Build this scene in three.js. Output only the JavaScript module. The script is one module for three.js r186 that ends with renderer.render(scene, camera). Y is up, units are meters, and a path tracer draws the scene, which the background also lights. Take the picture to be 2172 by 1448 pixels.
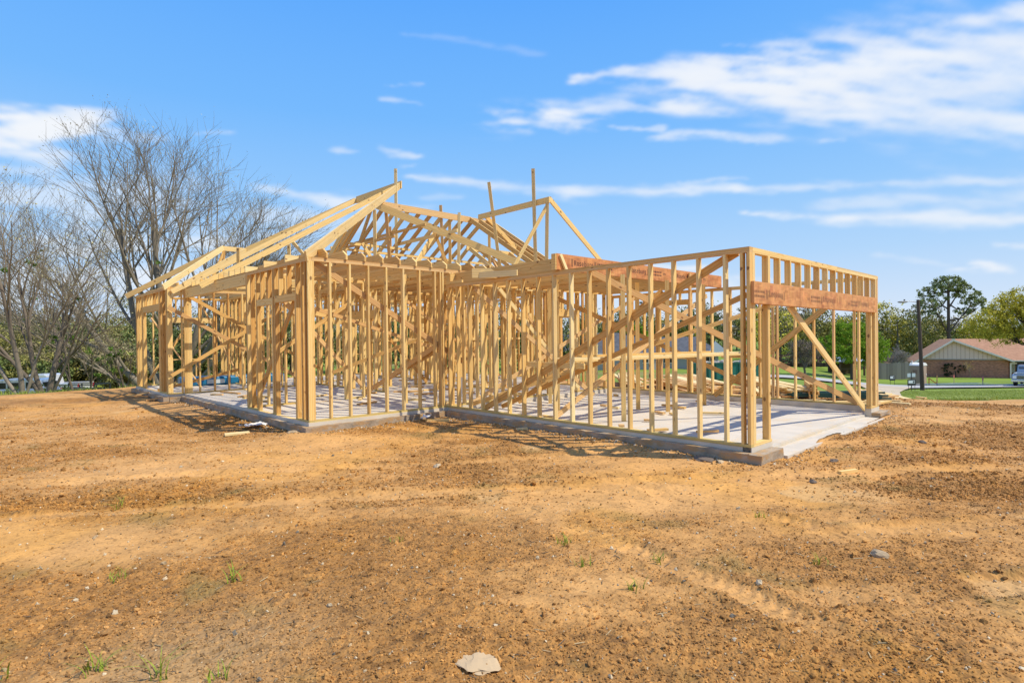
import * as THREE from 'three';
import { mergeGeometries, mergeVertices } from 'three/addons/utils/BufferGeometryUtils.js';
import { RoundedBoxGeometry } from 'three/addons/geometries/RoundedBoxGeometry.js';

// ---------------------------------------------------------------- camera
const scene = new THREE.Scene();
const CAM = new THREE.Vector3(-7.66, 1.5415, 3.371), YAW = 0.7588, PITCH = -0.0072, ROLL = -0.0113;
const camera = new THREE.PerspectiveCamera(61.99, 1024 / 682, 0.1, 1500);
{
  const f = new THREE.Vector3(Math.cos(PITCH) * Math.sin(YAW), Math.sin(PITCH), -Math.cos(PITCH) * Math.cos(YAW));
  const r = new THREE.Vector3(Math.cos(YAW), 0, Math.sin(YAW)), u = new THREE.Vector3().crossVectors(r, f);
  const c = Math.cos(ROLL), s = Math.sin(ROLL);
  const r2 = r.clone().multiplyScalar(c).addScaledVector(u, s), u2 = r.clone().multiplyScalar(-s).addScaledVector(u, c);
  camera.position.copy(CAM);
  camera.quaternion.setFromRotationMatrix(new THREE.Matrix4().makeBasis(r2, u2, f.clone().negate()));
}
const FX = Math.sin(YAW), FZ = -Math.cos(YAW), RX = Math.cos(YAW), RZ = Math.sin(YAW);
const cd = (lat, fwd) => [CAM.x + RX * lat + FX * fwd, CAM.z + RZ * lat + FZ * fwd];   // metres to the side of and beyond the viewpoint
const toCD = (x, z) => { const dx = x - CAM.x, dz = z - CAM.z; return [dx * RX + dz * RZ, dx * FX + dz * FZ]; };

// ---------------------------------------------------------------- noise and random numbers
function rng(seed) { let a = seed >>> 0; return () => { a = (a + 0x6D2B79F5) | 0; let t = Math.imul(a ^ (a >>> 15), 1 | a); t = (t + Math.imul(t ^ (t >>> 7), 61 | t)) ^ t; return ((t ^ (t >>> 14)) >>> 0) / 4294967296; }; }
const PERM = new Uint8Array(65536), VAL = new Float32Array(65536);
{ const r = rng(91); for (let i = 0; i < 65536; i++) VAL[i] = r(); }
function vn(x, y) {   // value noise 0..1
  const xi = Math.floor(x), yi = Math.floor(y); let fx = x - xi, fy = y - yi;
  fx = fx * fx * (3 - 2 * fx); fy = fy * fy * (3 - 2 * fy);
  const a = (xi & 255), b = (xi + 1) & 255, c = (yi & 255) << 8, d = ((yi + 1) & 255) << 8;
  const v0 = VAL[a | c], v1 = VAL[b | c], v2 = VAL[a | d], v3 = VAL[b | d];
  return v0 + (v1 - v0) * fx + (v2 - v0 + (v0 - v1 - v2 + v3) * fx) * fy;
}
function fbm(x, y, o = 4) { let s = 0, a = .5, n = 0; for (let i = 0; i < o; i++) { s += a * vn(x, y); n += a; a *= .5; const t = x * 1.6 - y * 1.2 + 7.3; y = x * 1.2 + y * 1.6 + 3.1; x = t; } return s / n; }
const clamp = (v, a = 0, b = 1) => v < a ? a : v > b ? b : v;
const sst = (a, b, v) => { const t = clamp((v - a) / (b - a)); return t * t * (3 - 2 * t); };
const mix = (a, b, t) => a + (b - a) * t;
const toS = v => { v = clamp(v); return 255 * (v <= .0031308 ? v * 12.92 : 1.055 * Math.pow(v, 1 / 2.4) - .055); };
const toL = v => { v /= 255; return v <= .04045 ? v / 12.92 : Math.pow((v + .055) / 1.055, 2.4); };

// ---------------------------------------------------------------- sky
function makeSky() {
  const W = 2048, H = 1024, data = new Float32Array(W * H * 4);
  // cirrus streaks and small cumulus, as directions: [x0,y0,x1,y1, halfWidth0, halfWidth1, density, roughness]; x and y are tangents of the direction, in 1/1205
  const S = [
    [1225, 168, 1660, 148, 10, 56, .9, 1.0], [1390, 190, 1850, 150, 26, 84, .6, .9], [1240, 215, 1700, 195, 10, 40, .3, .9],
    [1012, 241, 1150, 250, 5, 42, 1.0, 1.1], [1120, 255, 1255, 262, 38, 14, .95, 1.1], [1190, 232, 1420, 222, 14, 18, .62, 1.0], [1400, 225, 1720, 205, 24, 40, .55, .8],
    [1520, 195, 2400, 135, 60, 270, .78, .6], [1700, 238, 2400, 264, 30, 56, .8, .45], [1850, 130, 2500, 60, 40, 150, .75, .45], [1960, 60, 2300, 10, 14, 40, .5, .5], [1560, 105, 1960, 60, 5, 26, .3, .7],
    [1300, 271, 1400, 271, 4, 8, .6, 1], [1380, 287, 1640, 294, 8, 14, .62, 1], [1560, 300, 1600, 301, 6, 5, .4, 1], [1750, 296, 1790, 297, 6, 6, .35, 1],
    [880, 378, 1210, 408, 8, 17, .75, .5], [1210, 408, 1560, 396, 17, 13, .78, .5], [1560, 396, 2400, 384, 12, 16, .6, .6], [1440, 388, 1570, 374, 4, 6, .4, .6],
    [1575, 448, 1790, 467, 5, 18, .8, .6], [1790, 462, 2400, 470, 22, 22, .85, .5], [1740, 432, 2300, 420, 16, 22, .5, .7],
    [20, 276, 90, 268, 52, 50, 1.1, 1.0], [90, 264, 200, 248, 44, 26, 1.0, 1.0], [-80, 320, 60, 330, 50, 40, .9, .9], [190, 262, 330, 300, 16, 18, .35, 1],
    [-40, 420, 330, 430, 50, 60, .55, .9], [150, 520, 560, 500, 46, 40, .7, 1.0], [-60, 600, 520, 600, 44, 40, .8, .9], [420, 282, 490, 276, 5, 4, .4, .6],
    [580, 405, 720, 424, 10, 20, .75, .6], [720, 428, 900, 440, 18, 12, .55, .7], [560, 452, 760, 470, 26, 22, .45, .8],
    [730, 318, 762, 322, 9, 5, .5, 1], [822, 318, 880, 328, 10, 6, .65, 1], [832, 214, 905, 222, 5, 6, .45, 1], [822, 179, 895, 181, 3, 4, .3, 1], [850, 350, 876, 350, 4, 4, .35, 1],
    [860, 70, 1130, 112, 4, 10, .16, .7], [890, 415, 980, 420, 10, 8, .3, .7],
    [2035, 572, 2110, 570, 9, 14, 1.1, 1.1], [2060, 560, 2100, 562, 8, 8, 1.0, 1], [2130, 524, 2260, 530, 6, 12, .6, .8], [1880, 545, 2010, 560, 8, 8, .3, .8],
    [1380, 560, 1480, 566, 8, 12, .85, 1.1], [1430, 600, 1620, 612, 20, 24, .8, 1.1], [1300, 650, 1660, 660, 30, 30, .6, 1.0], [930, 470, 985, 466, 8, 5, .35, .8], [980, 615, 1260, 625, 24, 24, .5, .8],
  ].map(s => ({ s, dx: s[2] - s[0], dy: s[3] - s[1], l2: (s[2] - s[0]) ** 2 + (s[3] - s[1]) ** 2 }));
  const G = [[-.2, .80, .87, .95], [0, .76, .84, .95], [.05, .63, .77, .955], [.13, .45, .68, .97], [.24, .30, .585, .985], [.38, .185, .49, .99], [.6, .115, .40, .985], [.9, .09, .33, .92], [2, .075, .26, .80]];
  for (let j = 0; j < H; j++) {
    const el = (j / (H - 1) - .5) * Math.PI, y = Math.sin(el), ce = Math.cos(el);
    for (let i = 0; i < W; i++) {
      const az = ((i + .5) / W - .5) * 2 * Math.PI, dx = Math.cos(az) * ce, dz = Math.sin(az) * ce, o = (j * W + i) * 4;
      const fw = dx * FX + dz * FZ, rt = dx * RX + dz * RZ, te = y / Math.max(ce, .02);
      let k = 0; while (k < G.length - 2 && te > G[k + 1][0]) k++;
      const t = clamp((te - G[k][0]) / (G[k + 1][0] - G[k][0]));
      let r = mix(G[k][1], G[k + 1][1], t), g = mix(G[k][2], G[k + 1][2], t), b = mix(G[k][3], G[k + 1][3], t), c = 0;
      if (y < -.02) { const q = sst(-.02, -.2, y); r = mix(r, .32, q); g = mix(g, .24, q); b = mix(b, .15, q); }
      else {
        const wF = sst(.12, .3, fw), lat = Math.abs(rt / Math.max(fw, .05));
        const gen = Math.max(1 - wF, sst(1.05, 1.6, lat));
        if (gen > 0 && te < 3) { const ax = Math.cos(az) * 3, ay = Math.sin(az) * 3; const n = fbm(ax * 1.1 + te * 2 + 40, ay * 1.1 + te * 6 + 11, 5); c = gen * .8 * sst(.5, .78, n); }
        if (wF > 0) {
          const px0 = 1086 + 1205 * rt / fw, py = 715 - 1205 * y / fw - .0113 * (px0 - 1086);
          if (py > -500 && py < 760 && px0 > -900 && px0 < 3000) {
            const w1 = fbm(px0 * .006 + 5, py * .018 + 9, 4) - .5, w2 = fbm(px0 * .03 + 50, py * .09 + 1, 4) - .5;
            const px = px0 + w1 * 70, pw = py + w1 * 26 + w2 * 12;
            let nn = -1;
            let clear = 1;
            for (const q of S) {
              const s = q.s, tt = clamp(((px - s[0]) * q.dx + (pw - s[1]) * q.dy) / q.l2);
              const ex = px - s[0] - q.dx * tt, ey = pw - s[1] - q.dy * tt, rad = mix(s[4], s[5], tt) * 1.3;
              const d = Math.sqrt(ex * ex * .12 + ey * ey) / rad;
              if (d > 1.25) continue;
              if (nn < 0) nn = fbm(px0 * .011 + py * .004 + 3, py * .05 - px0 * .004 + 20, 5);
              const v = (1 - d) * 1.0 + (nn - .52) * 2.3 * s[7];
              clear *= 1 - clamp(s[6] * .9 * sst(-.05, 1.3, v)) * sst(1.2, .3, d);
            }
            c = Math.max(c, (1 - clear) * wF);
          }
        }
        c *= .94;
        const sh = fbm(az * 9, te * 40, 3);
        r = mix(r, .90 + .06 * sh, c); g = mix(g, .925 + .05 * sh, c); b = mix(b, .965 + .03 * sh, c);
      }
      data[o] = r; data[o + 1] = g; data[o + 2] = b; data[o + 3] = 1;
    }
  }
  const tx = new THREE.DataTexture(data, W, H, THREE.RGBAFormat, THREE.FloatType);
  tx.mapping = THREE.EquirectangularReflectionMapping; tx.magFilter = THREE.LinearFilter; tx.minFilter = THREE.LinearFilter; tx.colorSpace = THREE.LinearSRGBColorSpace; tx.needsUpdate = true;
  return tx;
}
scene.background = makeSky();
scene.environment = scene.background;
const sun = new THREE.DirectionalLight(new THREE.Color(1, .925, .77), 5.0);
const SUN = new THREE.Vector3(.31, .81, .5).normalize();
sun.target.position.set(0, 0, -8); sun.position.copy(sun.target.position).addScaledVector(SUN, 60);
sun.castShadow = true; sun.shadow.mapSize.set(4096, 4096); sun.shadow.radius = 1;
Object.assign(sun.shadow.camera, { left: -32, right: 32, top: 32, bottom: -32, near: 1, far: 160 });
scene.add(sun, sun.target);

const renderer = new THREE.WebGLRenderer({ antialias: true });
renderer.toneMapping = THREE.LinearToneMapping; renderer.toneMappingExposure = 1.0;
renderer.shadowMap.enabled = true;
console.log('sky done');

// ---------------------------------------------------------------- naming and material helpers
const used = new Map();
function numbered(n) { const k = used.get(n) || 0; used.set(n, k + 1); return k ? n + '_' + String(k).padStart(3, '0') : n; }
function shade(o) { o.castShadow = o.receiveShadow = true; return o; }
function mesh(name, geo, mat, parent) { const m = shade(new THREE.Mesh(geo, mat)); m.name = parent ? name : numbered(name); (parent || scene).add(m); return m; }
function thing(name, label, category, pos = [0, 0, 0], turn = 0, group) {
  const o = new THREE.Group(); o.name = numbered(name); o.position.set(...pos); o.rotation.y = turn; o.userData = { label, category }; if (group) o.userData.group = group; scene.add(o); return o;
}
function tag(o, label, category, group) { o.userData.label = label; o.userData.category = category; if (group) o.userData.group = group; return o; }
function struct(o, label, category) { o.userData.kind = 'structure'; o.userData.label = label; o.userData.category = category; return o; }
function stuff(o, label, category) { o.userData.kind = 'stuff'; if (label) { o.userData.label = label; o.userData.category = category; } return o; }
const std = (r, g, b, rough = .8, extra = {}) => new THREE.MeshStandardMaterial({ color: new THREE.Color().setRGB(r, g, b), roughness: rough, ...extra });
function dataTex(W, H, fn, srgb = true, wrap = true) {   // fn(i, j) -> [r,g,b] linear 0..1 (or a number)
  const d = new Uint8Array(W * H * 4);
  for (let j = 0; j < H; j++) for (let i = 0; i < W; i++) {
    const c = fn(i, j), o = (j * W + i) * 4;
    if (typeof c === 'number') { d[o] = d[o + 1] = d[o + 2] = clamp(c) * 255; } else if (srgb) { d[o] = toS(c[0]); d[o + 1] = toS(c[1]); d[o + 2] = toS(c[2]); } else { d[o] = c[0] * 255; d[o + 1] = c[1] * 255; d[o + 2] = c[2] * 255; }
    d[o + 3] = 255;
  }
  const t = new THREE.DataTexture(d, W, H, THREE.RGBAFormat); t.magFilter = THREE.LinearFilter; t.minFilter = THREE.LinearMipmapLinearFilter; t.generateMipmaps = true;
  if (wrap) t.wrapS = t.wrapT = THREE.RepeatWrapping; if (srgb) t.colorSpace = THREE.SRGBColorSpace; t.needsUpdate = true; return t;
}
// ---------------------------------------------------------------- the lie of the land
const TT = [-2.5, -.9, -.3, .2, .45, .7, .95, 2.5], TF = [12, 18, 24, 30, 36, 44, 57, 70, 95, 130, 400];
const TY = [
  [-.3, -.3, -1.2, -2.0, -2.5, -2.6, -2.6, -2.6, -2.6, -2.6, -2.6],
  [-.3, -.3, -1.2, -2.0, -2.5, -2.6, -2.6, -2.6, -2.6, -2.6, -2.6],
  [-.25, -.25, -.9, -1.5, -1.7, -1.8, -1.95, -2.0, -2.1, -2.2, -2.2],
  [-.25, -.25, -.7, -1.1, -1.4, -1.75, -1.9, -1.9, -1.6, -1.4, -1.4],
  [-.25, -.3, -.7, -1.25, -1.6, -2.0, -2.5, -2.5, -1.6, -.6, -.6],
  [-.25, -.62, -1.4, -2.05, -2.5, -2.98, -3.7, -3.9, -3.9, -3.8, -3.8],
  [-.25, -.62, -1.4, -2.05, -2.5, -2.98, -3.7, -3.95, -4, -4, -4],
  [-.25, -.62, -1.4, -2.05, -2.5, -2.98, -3.7, -3.95, -4, -4, -4]];
function land(x, z) {
  const [l, f] = toCD(x, z); const ff = Math.max(f, 6), t = clamp(l / ff, -2.4, 2.4), r = Math.hypot(l, f) / Math.sqrt(1 + t * t);
  const F = f < 6 ? 12 : clamp(r, 12, 399);
  let i = 0; while (t > TT[i + 1]) i++; let j = 0; while (F > TF[j + 1]) j++;
  const u = sst(0, 1, (t - TT[i]) / (TT[i + 1] - TT[i])), v = (F - TF[j]) / (TF[j + 1] - TF[j]);
  return mix(mix(TY[i][j], TY[i][j + 1], v), mix(TY[i + 1][j], TY[i + 1][j + 1], v), u);
}
const PAD = (x, z) => { return (1 - sst(0, 6, x - 9)) * (1 - sst(0, 5, -22.4 - z)); };
const ROUGH = [[-6.43, -1.09, .8, 1], [-6.34, -.33, .7, 1.1], [-6.25, .37, .8, 1.1], [-5.58, -1.56, .9, .5], [-2.95, -3.13, 1.1, .8], [-6.26, -4.42, 1.2, .45], [-5.05, 1.72, 1.1, .8], [-4.12, 2.58, 1.0, .85],
  [-2.97, 2.03, .9, .55], [-4.5, -4.3, 1, .4], [-4.43, -1.33, 1.1, .7], [-3.25, -1.05, 1, .5], [-5.2, .3, .8, .4], [-1.0, 3.2, 1.4, .5], [1.5, 3, 1.6, .4], [-5.7, -5.9, 1.4, -.8], [-5.77, -1.0, .8, -.5], [-6.85, -.2, .5, -.7], [-1.75, -1.4, 1.2, -.6], [-3.9, .6, .7, -.4]];
function rough(x, z) {
  let g = 0; for (const q of ROUGH) { const dx = (x - q[0]) / q[2], dz = (z - q[1]) / q[2], d = dx * dx + dz * dz; if (d < 6) g += q[3] * Math.exp(-d); }
  const [l, f] = toCD(x, z);
  const n = fbm(l * .34 + 3, f * .8 + 9, 5), n2 = fbm(l * 1.3 + 31, f * 2.6 + 7, 4);
  const n3 = fbm(x * 5 + 2, z * 5 + 44, 4); return (1 - .75 * rut(x, z)[0]) * clamp(sst(.33, .67, n * .6 + n2 * .22 + n3 * .18 + g * .17));
}
// wheel tracks: [side0, forward0, side1, forward1, bow, half width]
const RUTS = [[-7, 5.2, 8, 7.4, .9, .17], [-7, 6.9, 9, 9.0, .9, .17], [-.6, 6.6, 2.0, 3.1, .35, .13], [.7, 7.6, 3.7, 3.6, .35, .13], [1.6, 3.75, 6, 4.2, -.1, .16], [-6, 10.4, 2, 8.6, .4, .16], [-6.5, 12, 1, 9.9, .4, .16], [2.2, 4.95, 8, 6.2, -.3, .15]];
function rut(x, z) {   // [how much this spot is rolled smooth, change of height]
  const [a, f] = toCD(x, z); let m = 0, h = 0; if (f < 2.5 || f > 13.5) return [0, 0];
  for (const q of RUTS) { const dx = q[2] - q[0], df = q[3] - q[1], L = Math.hypot(dx, df), s = ((a - q[0]) * dx + (f - q[1]) * df) / (L * L); if (s < -.02 || s > 1.02) continue; const w = (fbm(s * 7 + q[0], q[1], 3) - .5) * .25, d = ((a - q[0]) * -df + (f - q[1]) * dx) / L - q[4] * 4 * s * (1 - s) * .5 - w; const e = Math.abs(d) / q[5]; if (e > 2.4) continue; const fade = sst(0, .15, s) * sst(1, .85, s) * sst(.3, .55, fbm(s * 9 + q[1] * 3, q[0], 3)); const inn = (1 - sst(.75, 1.15, e)) * fade; m = Math.max(m, inn); h -= .024 * inn; h += .02 * Math.exp(-((e - 1.4) ** 2) / .1) * fade * (.4 + vn(x * 9, z * 9)); h += inn * .007 * Math.sin(s * L * 62 + Math.abs(d) * 30); }
  return [m, h];
}
function microH(x, z, R) {
  const c1 = fbm(x * 9, z * 9, 4) - .5, c2 = vn(x * 26 + 5, z * 26) - .5, c3 = vn(x * 60, z * 60 + 3) - .5;
  return R * (.034 * c1 + .012 * c2 + .005 * c3) + .006 * (vn(x * 14, z * 14) - .5) + .012 * (fbm(x * 2.1, z * 2.1, 3) - .5);
}
function height(x, z, R = -1) {
  const p = PAD(x, z), l = land(x, z);
  let h = mix(l, -.225, p) + .05 * (fbm(x * .35 + 8, z * .35 + 4, 3) - .5) * 2 * (p + .3);
  const [a, f] = toCD(x, z);
  if (p > .05 && f > 1 && f < 24) {
    h += .03 * (fbm(a * .5 + 20, f * 1.6 + 2, 3) - .5) * 2;
    if (R < 0) R = rough(x, z); h += microH(x, z, R);
    // wheel ruts that sweep past the corner of the slab
    { const t = rut(x, z); h += t[1]; }
    for (const [ox, w] of [])  { const s = f - (5.6 + ox * .55 + .1 * a + .7 * Math.sin(a * .35 + 1)), e = Math.exp(-s * s / (w * w)); h -= .022 * e; const e2 = Math.exp(-((Math.abs(s) - .24) ** 2) / .006); h += .014 * e2 * (.5 + vn(a * 3, f * 3)); }
  }
  // soil banked against the slab edges
  const out = (x0, x1, z0, z1) => Math.hypot(Math.max(x0 - x, 0, x - x1), Math.max(z0 - z, 0, z - z1));
  const sd = Math.min(out(-.12, 6.3, -19, .19), out(-3.3, 7.9, -19.8, -6.72), out(-3.75, 7.9, -19.8, -15.2));
  if (sd <= 0) { const ins = Math.max(Math.min(x + .12, 6.3 - x, z + 19, .19 - z), Math.min(x + 3.3, 7.9 - x, z + 19.8, -6.72 - z), Math.min(x + 3.75, 7.9 - x, z + 19.8, -15.2 - z)); return h + .055 - .4 * sst(.02, .08, ins); }
  if (sd < 1.6) h += (z > -.2 && x > .5 ? .02 : .045) * (1 - sst(.05, 1.5, sd)) * (.7 + .6 * vn(x * 2.3, z * 2.3));
  return h;
}
function albedoDirt(x, z, R) {
  const m = fbm(x * .5 + 2, z * .5 + 8, 4), g = vn(x * 70, z * 70), g2 = vn(x * 170 + 3, z * 170), g3 = fbm(x * 4 + 60, z * 4, 3), g4 = fbm(x * 15 + 7, z * 15 + 1, 4);
  let r = mix(.628, .395, R), gg = mix(.335, .190, R), b = mix(.106, .046, R);
  const v = .84 + .20 * (m - .3) + .24 * (g - .5) + .2 * (g2 - .5) + .34 * (g3 - .5) + (.25 + .4 * R) * (g4 - .5);
  r *= v; gg *= v * (.97 + .07 * (m - .5)); b *= v * (.92 + .3 * (m - .5));
  const org = sst(.55, .75, fbm(x * .9 + 77, z * .9 + 5, 3)); r *= 1 + .04 * org; b *= 1 - .2 * org;
  const moss = sst(.62, .8, fbm(x * 1.7 + 5, z * 1.7 + 90, 4)) * R * .55; r = mix(r, .21, moss); gg = mix(gg, .16, moss); b = mix(b, .045, moss);
  const pale = sst(.70, .78, fbm(x * 1.1 + 140, z * 1.1 + 20, 4)) * (1 - R) * .5; r = mix(r, .58, pale); gg = mix(gg, .37, pale); b = mix(b, .16, pale);
  const gx = (x + 6.85) / .8, gz = (z + .15) / .55, gq = Math.exp(-(gx * gx + gz * gz)); r = mix(r, .36, gq * .6); gg = mix(gg, .24, gq * .6); b = mix(b, .115, gq * .6);
  const sp = vn(x * 95 + 9, z * 95 + 4), sp2 = vn(x * 41 + 19, z * 41 + 4);
  if (sp > .94) { const q = (sp - .94) * 12; r = mix(r, .58, q); gg = mix(gg, .45, q); b = mix(b, .24, q); }
  if (sp2 > .9 || sp < .07) { r *= .5; gg *= .48; b *= .45; } if (vn(x * 23 + 61, z * 23) > .86 - .1 * R) { r *= .72; gg *= .7; b *= .66; }
  return [r, gg, b];
}
function albedoGrass(x, z) {
  const n = fbm(x * .12, z * .12, 4), n2 = fbm(x * 1.6, z * 1.6, 3), n3 = vn(x * 9, z * 9); const v = .75 + .5 * (n2 - .5) + .35 * (n3 - .5);
  const [cl, cf] = toCD(x, z), dry = sst(.5, .72, n + .25 * (n2 - .5) - (cl / Math.max(cf, 1) > .4 && cf > 20 ? .2 : 0));
  return [mix(.22, .30, dry) * v, mix(.32, .26, dry) * v, mix(.022, .07, dry) * v];
}
function dirtness(x, z) {   // 1 = bare soil, 0 = grass
  const [l, f] = toCD(x, z), w = (fbm(x * .35, z * .35, 4) - .5) * 3.5;
  let d = Math.max(x - 15.5, -23.2 - z) + w * .55; let v = 1 - sst(-.4, .5, d);
  const t = l / Math.max(f, 1);
  // trodden soil round the lumber and the skip, and the bare patches by the street
  v = Math.max(v, 1 - sst(.8, 1.25, Math.hypot((x - 17) / 9, (z + 9) / 8.5) + w * .05));
  if (t > .66 && t < .86) v = Math.min(v, 1 - sst(-.3, .4, f - 19.5 + w * .4)); 
  if (t > .84) v = Math.max(v, 1 - sst(-.5, .5, f - 30 + w));
  if (t < -.5 && f > 36) v = Math.max(v, .8 * sst(.56, .62, fbm(x * .05 + 8, z * .22, 3)));
  return clamp(v);
}
function patch(name, x0, x1, z0, z1, nx, nz, tw, th, local, sink, bump) {   // rectangle in world x,z (or in side,forward metres when local)
  const P = (u, v) => local ? cd(mix(x0, x1, u), mix(z0, z1, v)) : [mix(x0, x1, u), mix(z0, z1, v)];
  const pos = new Float32Array((nx + 1) * (nz + 1) * 3), uv = new Float32Array((nx + 1) * (nz + 1) * 2), idx = [];
  for (let j = 0; j <= nz; j++) for (let i = 0; i <= nx; i++) {
    const k = j * (nx + 1) + i, [x, z] = P(i / nx, j / nz); pos[k * 3] = x; pos[k * 3 + 1] = height(x, z) - (sink ? sink(x, z) : 0); pos[k * 3 + 2] = z; uv[k * 2] = i / nx; uv[k * 2 + 1] = j / nz;
    if (i < nx && j < nz) { const a = k, b = k + 1, c = k + nx + 1, d = c + 1; local ? idx.push(a, b, d, a, d, c) : idx.push(a, d, b, a, c, d); }
  }
  const g = new THREE.BufferGeometry(); g.setAttribute('position', new THREE.BufferAttribute(pos, 3)); g.setAttribute('uv', new THREE.BufferAttribute(uv, 2)); g.setIndex(idx); g.computeVertexNormals();
  const bd = bump ? new Uint8Array(tw * th * 4) : null;
  const map = dataTex(tw, th, (i, j) => {
    const [x, z] = P((i + .5) / tw, (j + .5) / th), R = rough(x, z), D = local ? 1 : dirtness(x, z);
    if (bd) { const b = 255 * clamp(.5 + .34 * R * (vn(x * 45, z * 45) - .5) * 2 + .22 * (.35 + R) * (vn(x * 110, z * 110) - .5) * 2), o = (j * tw + i) * 4; bd[o] = bd[o + 1] = bd[o + 2] = b; bd[o + 3] = 255; }
    const a = D > .001 ? albedoDirt(x, z, R) : null; if (D > .999) return a; const g = albedoGrass(x, z); if (!a) return g;
    const q = sst(.3, .7, D + .5 * (vn(x * 5, z * 5) - .5)); return [mix(g[0], a[0], q), mix(g[1], a[1], q), mix(g[2], a[2], q)];
  }, true, false);
  const m = new THREE.MeshStandardMaterial({ map, roughness: .96 });
  if (bd) { const t = new THREE.DataTexture(bd, tw, th, THREE.RGBAFormat); t.magFilter = THREE.LinearFilter; t.needsUpdate = true; m.bumpMap = t; m.bumpScale = .014; }
  return mesh(name, g, m);
}
const NA = [-5.6, 5.6, 1.2, 6], NB = [-13, 13, 6, 13.2];
const inRect = (x, z) => { const [l, f] = toCD(x, z); const d = q => Math.min(l - q[0], q[1] - l, f - q[2], q[3] - f); return Math.max(d([NA[0], NA[1], NA[2], 6.7]), d(NB)); };
const CX = [-17, 25], CZ = [-32, 15];
struct(patch('dirt_ground', NA[0], NA[1], NA[2], NA[3], 470, 210, 2048, 880, true, null, true), 'churned orange-brown soil nearest the viewer', 'soil');
struct(patch('dirt_ground', NB[0], NB[1], NB[2], NB[3], 560, 160, 2048, 640, true, null, true), 'bare orange-brown soil in front of the timber frame', 'soil');
struct(patch('terrain', CX[0], CX[1], CZ[0], CZ[1], 330, 370, 2048, 2048, false, (x, z) => { const [l, f] = toCD(x, z); let d = Math.max(0, .4 * sst(.0, .3, inRect(x, z) - .01)); return d; }, false), 'soil and grass round the building plot', 'ground');
{ // the wider land, out to the horizon
  const rs = []; for (let r = 0, s = 1.5; r < 900; r += s, s *= 1.05) rs.push(r);
  const na = 180, pos = [], col = [], idx = [];
  rs.forEach((r, j) => { for (let i = 0; i <= na; i++) {
    const a = i / na * Math.PI * 2, x = 4 + Math.cos(a) * r, z = -8 + Math.sin(a) * r, ins = Math.min(x - CX[0], CX[1] - x, z - CZ[0], CZ[1] - z);
    pos.push(x, height(x, z) - (ins > 0 ? .03 + .5 * sst(0, 2.5, ins) : .0), z);
    const g = albedoGrass(x, z), D = dirtness(x, z), q = albedoDirt(x, z, .4); col.push(mix(g[0], q[0] * .8, D), mix(g[1], q[1] * .8, D), mix(g[2], q[2] * .8, D));
    if (i < na && j < rs.length - 1) { const k = j * (na + 1) + i; idx.push(k, k + 1, k + na + 2, k, k + na + 2, k + na + 1); } } });
  const g = new THREE.BufferGeometry(); g.setAttribute('position', new THREE.Float32BufferAttribute(pos, 3)); g.setAttribute('color', new THREE.Float32BufferAttribute(col, 3)); g.setIndex(idx); g.computeVertexNormals();
  struct(mesh('terrain', g, new THREE.MeshStandardMaterial({ vertexColors: true, roughness: 1 })), 'grass fields beyond the building plot', 'ground');
}
console.log('ground done');
// ---------------------------------------------------------------- materials of the frame
function woodTex(seed, A, B, knots, knotCol) {   // 1024 x 128 texels = 3.2 m x 0.4 m of sawn softwood
  const r = rng(seed), K = []; for (let i = 0; i < knots; i++) K.push([r() * 1024, r() * 128, 3 + r() * 5, r()]);
  const o = seed * 13.7, W = 1024, H = 128;
  return dataTex(W, H, (i, j) => {
    const px = i / W, f = Math.min(1, (1 - px) * 12);   // wraps softly along the length
    let bend = 0, kn = 0;
    for (const k of K) { let dx = Math.abs(i - k[0]); if (dx > 512) dx = 1024 - dx; let dy = j - k[1]; if (dy > 64) dy -= 128; if (dy < -64) dy += 128; const d2 = dx * dx / 9 + dy * dy; bend += dy * 2.2 * Math.exp(-d2 / (k[2] * k[2] * 5)); const q = Math.sqrt(dx * dx / 3 + dy * dy) / k[2]; if (q < 1.3) kn = Math.max(kn, sst(1.25, .55, q)); }
    const y = j + bend + 9 * (fbm(i * .0035 + o, j * .004, 3) - .5) * f + 3 * (fbm(i * .012 + o, j * .03, 2) - .5);
    const ring = .5 + .5 * Math.sin(y * .42 + 5 * fbm(y * .05 + o, o, 2)), fine = vn(i * .03 + o, j * 1.3 + o), big = fbm(i * .01 + o, j * .06, 3);
    let t = clamp(.75 * ring * ring + .3 * fine + .5 * (big - .42)); const v = .93 + .26 * (big - .5) + .07 * (vn(i * .7, j * .9 + o) - .5);
    let c = [mix(A[0], B[0], t) * v, mix(A[1], B[1], t) * v, mix(A[2], B[2], t) * v];
    if (kn > 0) c = [mix(c[0], knotCol[0], kn * .85), mix(c[1], knotCol[1], kn * .85), mix(c[2], knotCol[2], kn * .85)];
    return c;
  });
}
const SPEC = {
  y: woodTex(3, [.90, .65, .27], [.77, .487, .148], 11, [.17, .07, .02]),     // yellow pine
  p: woodTex(7, [.92, .74, .39], [.82, .60, .24], 8, [.24, .11, .04]),         // pale whitewood
  o: woodTex(12, [.77, .48, .165], [.60, .32, .075], 7, [.19, .07, .02]),     // orange fir
  r: woodTex(17, [.79, .52, .24], [.65, .38, .13], 5, [.2, .09, .04]),        // pinkish fir
  g: woodTex(23, [.64, .49, .18], [.52, .37, .11], 6, [.14, .09, .02]),         // treated plate
};
const WOOD = {};
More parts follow.
